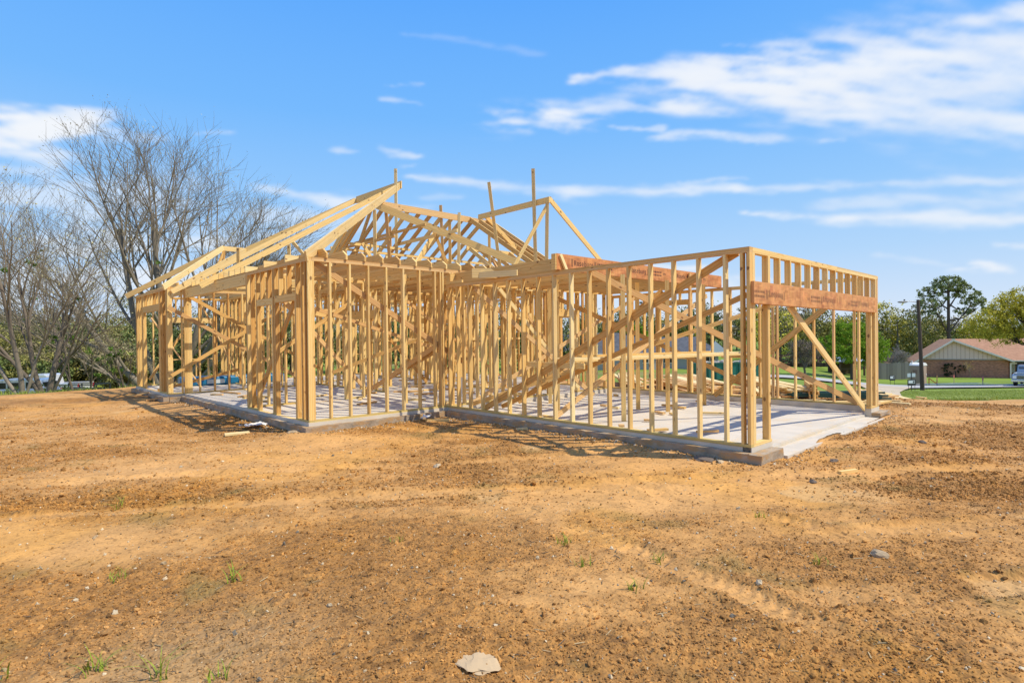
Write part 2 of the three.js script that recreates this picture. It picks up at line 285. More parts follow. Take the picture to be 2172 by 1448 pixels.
for (const k in SPEC) { WOOD[k] = []; for (let i = 0; i < 4; i++) { const t = SPEC[k].clone(); t.repeat.set(1 / 3.2, 1 / .4); t.offset.set(i * .27 + .05, i * .31); t.needsUpdate = true; const v = [[1, 1, 1], [.84, .77, .69], [1, 1, 1.0], [.95, .87, .76]][i]; WOOD[k].push(new THREE.MeshStandardMaterial({ map: t, roughness: .72, color: new THREE.Color().setRGB(...v) })); } }
const wr = rng(555);
const wood = k => WOOD[k][Math.floor(wr() * 4)];
const pick = s => s[Math.floor(wr() * s.length)];
const geoCache = new Map();
function boardGeo(L, h, t) {   // length along x, depth along y, thickness along z; uv in metres along and across the grain
  const v = Math.floor(wr() * 3), key = [Math.round(L * 200), Math.round(h * 1000), Math.round(t * 1000), v].join(); if (geoCache.has(key)) return geoCache.get(key);
  const g = new THREE.BoxGeometry(L, h, t), p = g.attributes.position, n = g.attributes.normal, u = g.attributes.uv;
  for (let i = 0; i < p.count; i++) { const X = p.getX(i), Y = p.getY(i), Z = p.getZ(i); if (Math.abs(n.getX(i)) > .5) u.setXY(i, Z + v, Y); else if (Math.abs(n.getY(i)) > .5) u.setXY(i, X + v * .83, Z + .22 + v * .11); else u.setXY(i, X + v * .83 + (n.getZ(i) > 0 ? 0 : 1.3), Y + v * .13); }
  geoCache.set(key, g); return g;
}
const V = (x, y, z) => new THREE.Vector3(x, y, z);
const _m = new THREE.Matrix4();
function member(parent, name, a, b, h, t, sp = 'y', across) {   // a board from a to b; `across` is the direction of its depth h
  const d = b.clone().sub(a), L = d.length(); d.normalize();
  let up = (across || V(0, 1, 0)).clone(); up.addScaledVector(d, -up.dot(d)).normalize(); const side = V(0, 0, 0).crossVectors(d, up);
  const m = shade(new THREE.Mesh(boardGeo(L, h, t), wood(sp))); m.name = name; m.quaternion.setFromRotationMatrix(_m.makeBasis(d, up, side)); m.position.copy(a).add(b).multiplyScalar(.5); parent.add(m); return m;
}
const S = .0381, D4 = .0889, SP = .4064;
// ---------------------------------------------------------------- slab
const concTex = dataTex(1024, 1024, (i, j) => { const n = fbm(i * .012, j * .012, 5), g = vn(i * .9, j * .9), s = fbm(i * .03 + 50, j * .006, 4), v = .86 + .22 * (n - .5) + .10 * (g - .5) + .14 * (s - .5); const dust = sst(.60, .74, fbm(i * .009 + 9, j * .022 + 3, 4)) * .5; return [mix(.67 * v, .62, dust), mix(.595 * v, .48, dust), mix(.485 * v, .30, dust)]; });
const concEdge = dataTex(512, 512, (i, j) => { const n = fbm(i * .02, j * .03, 5), g = vn(i * .8, j * .8), v = .75 + .6 * (n - .5) + .2 * (g - .5); const soil = sst(.42, .62, fbm(i * .015 + 4, j * .04, 4)) * .8; return [mix(.46 * v, .42, soil), mix(.365 * v, .25, soil), mix(.26 * v, .105, soil)]; });
const edgeBump = dataTex(512, 512, (i, j) => fbm(i * .05, j * .05, 5), false);
const concMat = new THREE.MeshStandardMaterial({ map: concTex, roughness: .85 }); concTex.repeat.set(1 / 5, 1 / 5);
const edgeMat = new THREE.MeshStandardMaterial({ map: concEdge, roughness: .95, bumpMap: edgeBump, bumpScale: .008 }); concEdge.repeat.set(1 / 1.4, 1 / 1.4); edgeBump.repeat.set(1 / .8, 1 / .8);
const slab = new THREE.Group(); slab.name = numbered('concrete_slab'); scene.add(slab); struct(slab, 'pale concrete foundation slab with brick ledge under the frame', 'slab');
function prism(poly, y0, y1, mat, name, parent) {   // poly in (x, z)
  const sh = new THREE.Shape(poly.map(([x, z]) => new THREE.Vector2(x, -z))), g = new THREE.ExtrudeGeometry(sh, { depth: y1 - y0, bevelEnabled: false }); g.rotateX(-Math.PI / 2); g.translate(0, y0, 0); return mesh(name, g, mat, parent);
}
// house floor, garage floor and the kerb under the garage walls
prism([[-3.19, -6.82], [-3.19, -15.34], [-3.62, -15.34], [-3.62, -19.76], [7.96, -19.76], [7.96, -10.5], [6.2, -10.5], [6.2, -6.82]], -.6, 0, concMat, 'house_floor', slab);
{ const g = mesh('garage_floor', (() => { const q = new THREE.PlaneGeometry(6.0, 6.75); q.rotateX(-Math.PI / 2); const p = q.attributes.position; for (let i = 0; i < p.count; i++) { p.setX(i, p.getX(i) + 3.09); p.setZ(i, p.getZ(i) - 3.5); p.setY(i, p.getZ(i) > -1 ? -.125 : -.105); } const u = q.attributes.uv; for (let i = 0; i < p.count; i++) u.setXY(i, p.getX(i), p.getZ(i)); q.computeVertexNormals(); return q; })(), concMat, slab); }
const bx = (x0, x1, y0, y1, z0, z1) => { const g = new THREE.BoxGeometry(x1 - x0, y1 - y0, z1 - z0), p = g.attributes.position, n = g.attributes.normal, u = g.attributes.uv; g.translate((x0 + x1) / 2, (y0 + y1) / 2, (z0 + z1) / 2); for (let i = 0; i < p.count; i++) { if (Math.abs(n.getY(i)) > .5) u.setXY(i, p.getX(i), p.getZ(i)); else if (Math.abs(n.getX(i)) > .5) u.setXY(i, p.getZ(i), p.getY(i)); else u.setXY(i, p.getX(i), p.getY(i)); } return g; };
const kerbMat = edgeMat;
mesh('kerb', bx(.006, .12, -.6, -.003, -6.82, -.006), concMat, slab);
mesh('kerb', bx(6.06, 6.2, -.6, -.003, -6.82, -.12), concMat, slab);
mesh('kerb', bx(.006, .70, -.6, -.004, -.12, .006), concMat, slab);
mesh('kerb', bx(5.62, 6.2, -.6, -.004, -.12, .006), concMat, slab);
mesh('threshold', bx(.70, 5.62, -.6, -.127, -.20, -.1), concMat, slab);
// the ledge that will carry the brick, with a rough broken edge
function ledge(x0, x1, z0, z1, top, seed) {
  const L = Math.max(x1 - x0, z1 - z0), alongX = x1 - x0 > z1 - z0, n = Math.ceil(L / .06), w = Math.min(x1 - x0, z1 - z0), g = new THREE.BoxGeometry(alongX ? L : w, .5, alongX ? w : L, alongX ? n : 2, 4, alongX ? 2 : n), p = g.attributes.position;
  for (let i = 0; i < p.count; i++) { let x = p.getX(i), y = p.getY(i), z = p.getZ(i); const s = alongX ? x : z, e = alongX ? z / (w / 2) : x / (w / 2); const up = y > .24; const nn = (vn(s * 7 + seed, e * 2 + seed) - .5), mm = vn(s * 19 + seed, e) - .5; if (up) y += .012 * nn + .006 * mm; const q = .012 * nn + .006 * mm; if (alongX) z += q * (e > .5 ? 1 : 0) * (up ? -1.4 : 1); else x += q * (e < -.5 ? 1 : 0) * (up ? 1.4 : 1); p.setXYZ(i, x, y, z); }
  g.translate((x0 + x1) / 2, top - .25, (z0 + z1) / 2); g.computeVertexNormals();
  const u = g.attributes.uv; for (let i = 0; i < p.count; i++) { const nY = Math.abs(g.attributes.normal.getY(i)) > .6; u.setXY(i, (alongX ? p.getX(i) : p.getZ(i)), nY ? (alongX ? p.getZ(i) : p.getX(i)) : p.getY(i)); }
  return mesh('brick_ledge', g, edgeMat, slab);
}
ledge(-.12, .003, -6.72, .02, -.062, 1); ledge(-.118, .62, .02, .19, -.064, 5); ledge(5.62, 6.36, .008, .17, -.08, 9);
ledge(-3.30, -.13, -6.83, -6.71, -.062, 13); ledge(-3.305, -3.18, -15.3, -6.84, -.062, 17); ledge(-3.75, -3.61, -19.8, -15.22, -.062, 23); ledge(-3.6, -3.31, -15.33, -15.21, -.065, 27);
{ const m = mesh('apron', bx(.63, 5.61, -.6, -.168, -.099, .24), concMat, slab); m.material = concMat; }

// ---------------------------------------------------------------- the timber frame
const house = thing('house_frame', 'timber frame of a new house, walls up and roof half built, on a concrete slab', 'house frame');
function part(name) { const g = new THREE.Group(); g.name = name; house.add(g); return g; }
const boltMat = std(.12, .11, .1, .5, { metalness: .8 });
const boltGeo = mergeGeometries([new THREE.CylinderGeometry(.006, .006, .11, 8), new THREE.CylinderGeometry(.016, .016, .014, 6).translate(0, .02, 0), new THREE.CylinderGeometry(.024, .024, .004, 10).translate(0, .008, 0)]);
function wall(ax, c, s0, s1, top, o = {}) {
  // ax: the world axis the wall runs along; c: centre line on the other axis
  const w = part('wall_frame'), base = o.base || 0, P = (s, y) => ax === 'x' ? V(s, y, c) : V(c, y, s), nrm = ax === 'x' ? V(0, 0, 1) : V(1, 0, 0), along = ax === 'x' ? V(1, 0, 0) : V(0, 0, 1);
  const mixS = o.mix || 'yyyyyypor', ops = (o.open || []).slice().sort((a, b) => a[0] - b[0]), top2 = top - 2 * S, dw = o.dw || D4;
  const stud = (s, y0, y1, name = 'stud', sp) => { if (y1 - y0 > .03) { const m = member(w, name, P(s, y0), P(s, y1), dw, S, sp || pick(mixS), nrm); return m; } };
  // plates, in board lengths
  const plate = (y, name, sp, cuts) => { const e = [s0, ...cuts, s1]; for (let i = 0; i < e.length - 1; i += 1) member(w, name, P(e[i] + .001, y + S / 2), P(e[i + 1] - .001, y + S / 2), dw, S, sp || pick('yoryp'), nrm); };
  const cutsEvery = (l, off) => { const r = []; for (let s = s0 + off; s < s1 - .8; s += l) r.push(s); return r; };
  plate(top2, 'top_plate', o.plate, cutsEvery(3.66, 2.9)); plate(top - S, 'top_plate', o.plate2 || o.plate, cutsEvery(4.27, 3.7));
  // bottom plate, left out in doorways
  const doors = ops.filter(q => q[2] <= 0.01); let s = s0; for (const d of [...doors, [s1, s1]]) { if (d[0] - s > .02) member(w, 'bottom_plate', P(s + .001, base + S / 2), P(d[0] - .001, base + S / 2), dw, S, o.sill || 'g', nrm); s = d[1]; }
  const inside = q => ops.find(d => q > d[0] - .06 && q < d[1] + .06);
  const y0 = base + S;
  const list = []; if (!o.noStart) list.push(s0 + S / 2); for (let k = 1; ; k++) { const q = s0 + (o.first || 0) + k * SP; if (q > s1 - .1) break; list.push(q); } if (!o.noEnd) list.push(s1 - S / 2);
  for (const q of [...list, ...(o.extra || [])]) if (!inside(q)) stud(q + (wr() - .5) * .006, y0, top2);
  for (const [a, b, sl, hd, hh, cols] of ops) {
    const H = hd + hh;
    stud(a - S * 1.5, y0, top2); stud(b + S * 1.5, y0, top2); stud(a - S / 2, sl > 0 ? y0 : base + S, hd, 'jack_stud'); stud(b + S / 2, sl > 0 ? y0 : base + S, hd, 'jack_stud');
    for (const e of [-.023, .023]) member(w, 'header', P(a - S, hd + hh / 2).addScaledVector(nrm, e), P(b + S, hd + hh / 2).addScaledVector(nrm, e), hh, S, o.hdr || 'y');
    for (let q = a + .2; q < b - .05; q += SP) stud(q, H, top2, 'cripple_stud');
    if (sl > 0) { member(w, 'sill_plate', P(a, sl - S / 2), P(b, sl - S / 2), dw, S, 'y', nrm); for (let q = a + .02; q < b; q += SP) stud(q, y0, sl - S, 'cripple_stud'); }
  }
  if (o.rail) member(w, 'blocking', P(s0, o.rail).addScaledVector(nrm, o.railOff || .06), P(s1, o.rail).addScaledVector(nrm, o.railOff || .06), D4, S, 'y');
  if (o.bolts) for (let q = s0 + .35; q < s1 - .1; q += 1.22) { const m = mesh('anchor_bolt', boltGeo, boltMat, w); m.position.copy(P(q, base + S + .03)); }
  return w;
}
const HG = 2.74, HB = 3.08;
// garage: long side wall, door wall, far wall
wall('z', .0445, -6.838, -.0, HG, { bolts: true, mix: 'yypyypyp', plate: 'r', plate2: 'o', first: -.03, extra: [-.06 - S / 2, -.06 - S * 2.3], noStart: true, extra: [-6.76, -.02 - S * 2.55] });
{ // door wall: header of laminated timber on short posts, cripples above
  const w = part('wall_frame'), z = -.0445;
  const P = (x, y, dz = 0) => V(x, y, z + dz);
  for (const y of [HG - 1.5 * S, HG - S / 2]) { member(w, 'top_plate', P(.091, y), P(3.6, y), D4, S, 'y', V(0, 0, 1)); member(w, 'top_plate', P(3.602, y), P(6.09, y), D4, S, 'p', V(0, 0, 1)); }
  member(w, 'bottom_plate', P(.091, S / 2), P(.70, S / 2), D4, S, 'y', V(0, 0, 1)); member(w, 'bottom_plate', P(5.62, S / 2), P(6.09, S / 2), D4, S, 'y', V(0, 0, 1));
  for (const x of [.091 + S / 2, .091 + S * 1.52]) member(w, 'stud', P(x, S), P(x, HG - 2 * S), D4, S, 'p', V(0, 0, 1));
  for (const x of [.60, .60 + S * 1.02]) member(w, 'jack_stud', P(x, S), P(x, 1.968), D4, S, 'y', V(0, 0, 1));
  for (const x of [5.66, 5.66 + S * 1.02]) member(w, 'jack_stud', P(x, S), P(x, 1.968), D4, S, 'y', V(0, 0, 1));
  for (const x of [6.0, 6.0 + S * 1.05]) member(w, 'stud', P(x, S), P(x, HG - 2 * S), D4, S, 'p', V(0, 0, 1));
  member(w, 'jack_stud', P(5.955, S), P(5.955, 1.968), D4, S, 'y', V(0, 0, 1));
  for (let k = 0; k < 13; k++) { const x = .62 + k * .412; member(w, 'cripple_stud', P(x, 2.272), P(x, HG - 2 * S), D4, S, pick('yyp'), V(0, 0, 1)); if (k === 0) member(w, 'cripple_stud', P(x + S, 2.272), P(x + S, HG - 2 * S), D4, S, 'p', V(0, 0, 1)); }
}
wall('z', 6.1355, -6.838, -.0, HG, { bolts: true, mix: 'yyyor', open: [[-5.20, -4.33, .95, 2.36, .14]], extra: [-.06, -3.20, -3.26, -2.16, -.35], noEnd: false, first: -.1 });
// house: front room, its side wall with two doorways, the wall behind the garage
wall('x', -6.8845, -3.079, 6.178, HB, { plate: 'r', extra: [-.07, -.14, .2], first: -.05, mix: 'yyyyypy', open: [[3.6, 4.5, 0, 2.1, .18]] });
wall('z', -3.1255, -10.13, -6.842, HB, { plate: 'r', plate2: 'o', mix: 'yyyo', open: [[-9.42, -8.60, 0.001, 2.28, .14], [-8.40, -7.44, 0.001, 2.30, .14]], extra: [-7.13, -10.05], mix: 'yoo', first: -.1 });
// porch: end wall, beam and post
wall('x', -15.3, -3.19, 1.2, HB - .02, { mix: 'yyyyo', noStart: true, extra: [-3.17, -3.13, -3.09, -3.05, -3.01] });
{ const w = part('porch_beam'); for (const e of [-.022, .022]) member(w, 'beam', V(-3.12 + e, HB - .15, -15.26), V(-3.12 + e, HB - .15, -10.14), .27, S, 'y'); member(w, 'top_plate', V(-3.12, HB + .006, -15.26), V(-3.12, HB + .006, -10.14), D4, .012, 'y', V(1, 0, 0)); for (let k = 0; k < 11; k++) member(w, 'joist', V(-3.15, HB + .08, -10.5 - k * SP), V(.02, HB + .08, -10.5 - k * SP), .14, S, pick('pyy')); }
// wing at the far end
wall('z', -3.555, -19.7, -15.34, HB + .03, { mix: 'yyyo', open: [[-18.55, -16.45, .002, 2.48, .2]], extra: [-17.5, -15.5, -16.2, -18.75, -19.55], first: .1 });
wall('x', -15.39, -3.51, -3.2, HB + .03, { mix: 'yo', plate: 'o' });
wall('x', -19.65, -3.51, 7.9, HB + .03, { mix: 'yyyo', open: [[-2.6, -1.2, .9, 2.2, .18], [3, 4.8, .9, 2.2, .18]] });
// far side and inner partitions
wall('z', 7.9, -19.6, -10.4, HB, { mix: 'yyyo', open: [[-17.5, -16, .9, 2.2, .18], [-13.4, -12.2, .9, 2.2, .2]] });
wall('x', -10.42, 6.2, 7.85, HB, { mix: 'yyo' });
wall('z', 6.1355, -10.4, -6.93, HB, { mix: 'yyyo', open: [[-9.4, -8.2, .9, 2.15, .18]] });
wall('x', -10.17, -3.08, -.2, HB, { mix: 'yyyyo', open: [[-1.6, -.75, .001, 2.1, .2]], plate: 'y' });
wall('z', .95, -15.2, -11.0, HB, { mix: 'yyyop', open: [[-12.9, -11.6, .001, 2.15, .25]] });
wall('x', -12.6, 1.0, 7.85, HB, { mix: 'yyyyoo', open: [[2.1, 3.0, .001, 2.1, .2], [5.6, 6.5, .001, 2.1, .2]], rail: 1.5 });
wall('z', 3.6, -12.5, -9.35, HB, { mix: 'yyyo' });
wall('x', -9.3, 3.65, 6.1, HB, { mix: 'yyo', open: [[4.3, 5.15, .001, 2.1, .2]] });
wall('z', 4.6, -19.6, -12.7, HB, { mix: 'yyyo', open: [[-15.2, -14.2, .001, 2.1, .2]] });
wall('z', -.9, -19.6, -15.4, HB, { mix: 'yyyyo', open: [[-17.2, -16.3, .001, 2.1, .2]] });
wall('x', -16.4, 1.0, 7.85, HB, { mix: 'yyyo', open: [[2.5, 3.4, .001, 2.1, .2]] });

// ---------------------------------------------------------------- ceiling joists (2x8 and 2x10 on edge, corners clipped for the roof)
function joistGeo(L, h, t, clip) { const key = ['j', Math.round(L * 100), h, t, clip].join(); if (geoCache.has(key)) return geoCache.get(key); const s = new THREE.Shape(); s.moveTo(0, 0); s.lineTo(L, 0); s.lineTo(L, h); s.lineTo(clip ? clip * 1.5 : 0, h); if (clip) s.lineTo(0, h - clip); s.closePath(); const g = new THREE.ExtrudeGeometry(s, { depth: t, bevelEnabled: false }); g.translate(0, 0, -t / 2); geoCache.set(key, g); return g; }
function joist(parent, x, y, z, L, h, clip, sp, turn = Math.PI / 2) { const m = mesh('joist', joistGeo(L, h, S, clip), wood(sp), parent); m.position.set(x, y, z); m.rotation.y = turn; return m; }
{ const c = part('ceiling_frame');   // rotation.y = +90deg sends +x to -z
  for (let k = 0; k <= 10; k++) joist(c, -2.80 + k * SP * .985, HB + .001, -6.80, 3.5, .19, .1, pick('yyyoo'));
  for (let k = 0; k < 12; k++) joist(c, 1.3 + k * SP, HB + .001, -6.80, 3.5, .19, .0, pick('yyyo'));
  for (let k = 0; k < 22; k++) joist(c, -.2 + k * SP * .9, HB + .002, -10.1 - (k % 2) * .05, 5.3, .184, 0, pick('yyyo'));
  for (let k = 0; k < 26; k++) joist(c, -3.3 + k * SP, HB + .035, -15.35, 4.3, .14, 0, pick('yyp'));
}
{ const c = part('garage_ceiling_frame');
  for (let k = 0; k < 15; k++) joist(c, .26 + k * SP, HG + .035 - .002, -3.56, 3.30, .235, 0, pick('yyyyo'));
  member(c, 'ledger_board', V(.1, HG + .13, -6.815), V(6.1, HG + .13, -6.815), .23, S, 'y');
  // offcuts left on the wall plate
  joist(c, .05, HG + .002, -5.2, .5, .19, .07, 'p', 2.6); joist(c, .06, HG + .002, -4.6, .85, .12, 0, 'p', 1.95); joist(c, .05, HG + .001, -6.3, 1.2, .06, 0, 'y', Math.PI / 2);
}
{ const c = part('porch_ceiling'); for (let k = 0; k < 4; k++) member(c, 'offcut', V(-3.12, HB + .09, -8.0 - k * 1.15), V(-2.1, HB + .09, -8.05 - k * 1.15), .15, S, 'p'); }

// ---------------------------------------------------------------- laminated beams with the maker's ink stamps
function lvl(len, hgt, draw, base, seed) {
  const W = 2048, H = Math.round(2048 * hgt / len), cv = document.createElement('canvas'); cv.width = W; cv.height = H; const c = cv.getContext('2d'); const r = rng(seed);
  c.fillStyle = base; c.fillRect(0, 0, W, H);
  for (let i = 0; i < 2600; i++) { const k = r(); c.fillStyle = k < .5 ? `rgba(${225 + r() * 20},${150 + r() * 30},${85 + r() * 30},${.10 + r() * .14})` : `rgba(${120 + r() * 30},${62 + r() * 20},${24 + r() * 14},${.08 + r() * .14})`; const l = 6 + r() * 60; c.fillRect(r() * W, r() * H, r() < .3 ? 2 + r() * 3 : l, r() < .3 ? 8 + r() * 40 : 1 + r() * 2); }
  draw(c, W, H, r);
  const t = new THREE.CanvasTexture(cv); t.colorSpace = THREE.SRGBColorSpace; t.wrapS = t.wrapT = THREE.RepeatWrapping; t.anisotropy = 8; return new THREE.MeshStandardMaterial({ map: t, roughness: .6 });
}
function lvlBoard(name, x0, x1, y0, y1, z0, z1, mat) {
  const g = new THREE.BoxGeometry(x1 - x0, y1 - y0, z1 - z0), u = g.attributes.uv, n = g.attributes.normal; for (let i = 0; i < u.count; i++) if (Math.abs(n.getX(i)) > .5) u.setXY(i, .002 + u.getX(i) * .01, u.getY(i) * .12); else if (Math.abs(n.getY(i)) > .5) u.setXY(i, u.getX(i), .02 + u.getY(i) * .06);
  g.translate((x0 + x1) / 2, (y0 + y1) / 2, (z0 + z1) / 2); return mesh(name, g, mat, house);
}
const stamp = (c, x, y, h, r) => {
  c.fillStyle = 'rgba(58,30,14,.78)'; c.font = `bold ${h}px sans-serif`; c.textBaseline = 'middle'; const w = h * .5;
  for (const [dx, ww] of [[-.9, .10], [-.72, .10]]) c.fillRect(x + dx * h, y - h * .55, ww * h, h * 1.1);
  c.fillText('Roseburg', x - .4 * h, y); let q = x - .4 * h + c.measureText('Roseburg').width + .25 * h; for (const ww of [.12, .12]) { c.fillRect(q, y - h * .55, ww * h, h * 1.1); q += .22 * h; }
  c.font = `bold ${h * .5}px sans-serif`; c.fillText('APA', q + h * 4.4, y - h * .05);
  for (const dy of [-.25, .28]) for (let k = 0, X = q + h * .3; k < 9; k++) { const ww = h * (.16 + .3 * ((k * 37 + 11) % 10) / 10); c.fillRect(X, y + dy * h - h * .13, ww, h * .26); X += ww + h * .12; }
};
const lvlMatA = lvl(6.3, .29, (c, W, H) => { for (const x of [170, 760, 1350]) stamp(c, x, H * .48, 42); }, 'rgb(204,136,78)', 4);
lvlBoard('laminated_beam', -.06, 6.2, HG + .008, HG + .30, -3.50, -3.455, lvlMatA);
lvlBoard('laminated_beam', -.03, 6.2, HG + .008, HG + .30, -3.548, -3.502, lvlMatA);
member(house, 'beam_block', V(-.075, HG + .15, -3.46), V(-.075, HG + .15, -3.56), .29, .03, 'y'); member(house, 'strut', V(.16, HG + .01, -3.42), V(.02, HG + .28, -3.44), .06, S, 'p', V(1, 0, 0));
const lvlMatB = lvl(5.9, .30, (c, W, H, r) => {
  c.save(); c.translate(W / 2, H / 2); c.rotate(Math.PI); c.translate(-W / 2, -H / 2); c.globalAlpha = .30;
  for (const x of [250, 960, 1720]) for (let k = 0; k < 5; k++) { c.globalAlpha = .2; stamp(c, x + (r() - .5) * 9, H * .45 + (r() - .5) * 12, 40); }
  c.restore(); c.fillStyle = 'rgba(80,35,12,.7)'; c.fillRect(W * .28, 0, 3, H); c.fillRect(W * .72, 0, 3, H);
  for (let i = 0; i < 90; i++) { c.fillStyle = `rgba(235,175,120,${.08 + r() * .2})`; c.fillRect(r() * W, r() * H * .6, 1 + r() * 3, 20 + r() * 60); }
}, 'rgb(206,148,88)', 8);
lvlBoard('garage_header', .03, 5.93, 1.97, 2.27, .001, .045, lvlMatB);
lvlBoard('garage_header', .18, 5.93, 1.971, 2.269, -.088, -.001, lvlMatB);
console.log('walls done');
// ---------------------------------------------------------------- roof timbers
const roof = part('roof_frame');
const rm = (name, a, b, h = .14, sp = 'y', t = S, across) => member(roof, name, V(...a), V(...b), h, t, sp, across);
const RX0 = 2.38, RY = 6.47;
// main ridge, hip from the front corner, common rafters on the porch side
rm('ridge_board', [RX0, RY + .02, -12.3], [RX0, RY + .06, -15.25], .235, 'y');
rm('hip_rafter', [-3.22, 3.07, -6.79], [2.43, 6.50, -12.44], .20, 'p');
rm('rafter', [-3.50, 2.93, -12.44], [2.36, 6.47, -12.42], .15, 'y');
rm('rafter', [-3.50, 2.97, -15.28], [2.36, 6.53, -15.24], .15, 'p');
// wing: two hips, short ridge, valley timbers
rm('ridge_board', [-1.42, 4.70, -17.55], [-.62, 4.70, -17.55], .16, 'p');
rm('hip_rafter', [-3.84, 3.10, -19.9], [-1.42, 4.71, -17.57], .17, 'y');
rm('hip_rafter', [-3.72, 3.08, -15.22], [-1.42, 4.71, -17.53], .17, 'p');
rm('valley_rafter', [-3.2, 3.18, -15.25], [-.68, 4.70, -17.5], .15, 'p');
rm('valley_rafter', [-.66, 4.72, -17.5], [2.36, 6.52, -15.3], .18, 'y');
rm('strut', [-1.5, 3.2, -17.4], [-1.4, 4.6, -17.5], .09, 'o'); rm('strut', [-2.0, 3.3, -17.2], [-1.4, 4.6, -17.5], .09, 'o'); rm('strut', [-2.4, 3.72, -16.6], [-2.2, 3.5, -15.9], .07, 'r');
// middle ridge with its far rafters and the near ones at its right-hand end
rm('ridge_board', [.80, 5.36, -10.9], [4.1, 5.36, -10.9], .19, 'r'); rm('ridge_board', [4.1, 5.35, -10.9], [5.1, 5.35, -10.9], .18, 'r');
for (let k = 0; k < 10; k++) { const x = .95 + k * SP; rm('rafter', [x, 5.36, -10.94], [x, 2.96, -14.95], .14, 'oyyo'[k % 4]); }
for (const [x, s, n] of [[4.02, 'y', 4.0], [4.42, 'y', 4.0], [4.70, 'o', 3.8], [5.0, 'y', 4.0]]) rm('rafter', [x, 5.36, -10.86], [x, 5.36 - .61 * n, -10.86 + n], .14, s);
rm('valley_rafter', [.72, 5.34, -11.0], [4.6, 3.02, -7.12], .20, 'y');
rm('rafter', [-.6, 4.62, -9.6], [-.6, 3.0, -12.2], .14, 'o'); rm('rafter', [.1, 5.05, -10.4], [.1, 3.0, -13.6], .14, 'o'); rm('rafter', [-1.4, 4.15, -8.7], [-1.4, 3.05, -10.3], .14, 'y');
rm('rafter', [1.6, 6.0, -12.6], [1.6, 3.1, -14.9], .14, 'o');
// smaller gable further back
rm('ridge_board', [5.6, 4.85, -13.0], [8.0, 4.85, -13.0], .16, 'y'); for (let k = 0; k < 5; k++) rm('rafter', [5.7 + k * .5, 4.85, -12.95], [5.7 + k * .5, 3.05, -10.2], .14, 'yo'[k % 2]); for (let k = 0; k < 5; k++) rm('rafter', [5.7 + k * .5, 4.85, -13.05], [5.7 + k * .5, 3.05, -15.6], .14, 'yo'[k % 2]);
// ridge over the garage with its two rafters and props
rm('ridge_board', [3.1, 5.06, -6.52], [3.1, 5.06, -9.34], .15, 'y');
rm('rafter', [3.12, 5.10, -6.55], [6.25, 2.98, -6.55], .13, 'y'); rm('rafter', [3.12, 5.10, -9.1], [6.25, 2.98, -9.1], .13, 'y');
const prop = (a, b, sp, across) => rm('prop', a, b, D4, sp, S, across || V(.6, 0, .8));
prop([3.05, 2.98, -6.98], [2.96, 5.92, -6.96], 'p'); prop([3.1, 2.98, -6.66], [3.1, 5.0, -6.6], 'p'); prop([3.62, 2.98, -8.9], [3.13, 6.0, -8.9], 'p'); prop([2.1, 2.98, -7.1], [3.1, 4.9, -6.62], 'y', V(0, 1, 0));
prop([1.98, 3.1, -12.0], [1.98, 6.85, -12.0], 'p'); prop([1.72, 3.1, -11.95], [1.72, 5.0, -11.95], 'r'); prop([.30, 3.1, -10.4], [.30, 5.05, -10.4], 'p');
prop([3.05, 3.1, -10.98], [2.95, 5.68, -10.98], 'r'); prop([3.5, 3.1, -10.85], [3.58, 5.52, -10.85], 'p'); prop([3.3, 3.1, -10.99], [3.3, 5.25, -10.99], 'y'); prop([4.95, 3.1, -10.98], [4.95, 5.25, -10.98], 'y'); prop([1.15, 3.1, -10.97], [1.0, 5.2, -10.97], 'r'); prop([-1.0, 3.1, -13.0], [-1.0, 4.3, -13.0], 'y'); prop([-.6, 3.6, -12.2], [-.9, 4.4, -13.0], 'y', V(0, 1, 0));
prop([.6, 3.1, -12.7], [.72, 5.0, -12.9], 'r'); prop([-2.2, 3.1, -13.6], [-2.2, 4.15, -13.6], 'y');
// purlins and strongbacks hung in the attic
rm('purlin', [-.4, 4.1, -11.6], [5.6, 4.1, -11.6], .07, 'y'); rm('purlin', [-.4, 3.9, -12.4], [5.8, 3.9, -12.4], .06, 'y'); rm('purlin', [.3, 4.2, -9.4], [.3, 4.25, -13.6], .07, 'o'); rm('purlin', [1.2, 4.6, -9.3], [1.2, 4.6, -13.2], .07, 'o'); rm('purlin', [2.2, 4.55, -9.2], [2.2, 4.55, -12.4], .10, 'p'); rm('purlin', [-.2, 4.15, -10.9], [2.6, 4.4, -12.2], .07, 'y');
rm('hip_rafter', [.7, 3.15, -9.4], [2.6, 4.7, -10.9], .17, 'y'); rm('strut', [2.6, 3.2, -9.9], [2.1, 4.7, -10.2], .09, 'o'); rm('strut', [.9, 3.15, -10.9], [.2, 4.2, -10.9], .09, 'y'); rm('strut', [3.9, 3.2, -9.1], [4.2, 4.0, -10.0], .09, 'r'); rm('strut', [4.6, 3.15, -9.4], [4.1, 4.0, -10.4], .09, 'p'); rm('strut', [2.9, 4.1, -11.6], [2.5, 3.15, -11.2], .09, 'o');
for (const x of [.4, 1.4, 2.4, 3.6, 4.6, 5.4]) rm('strut', [x, 3.15, -11.62], [x, 4.1, -11.62], .08, 'yp'[Math.round(x) % 2], S, V(1, 0, 0));

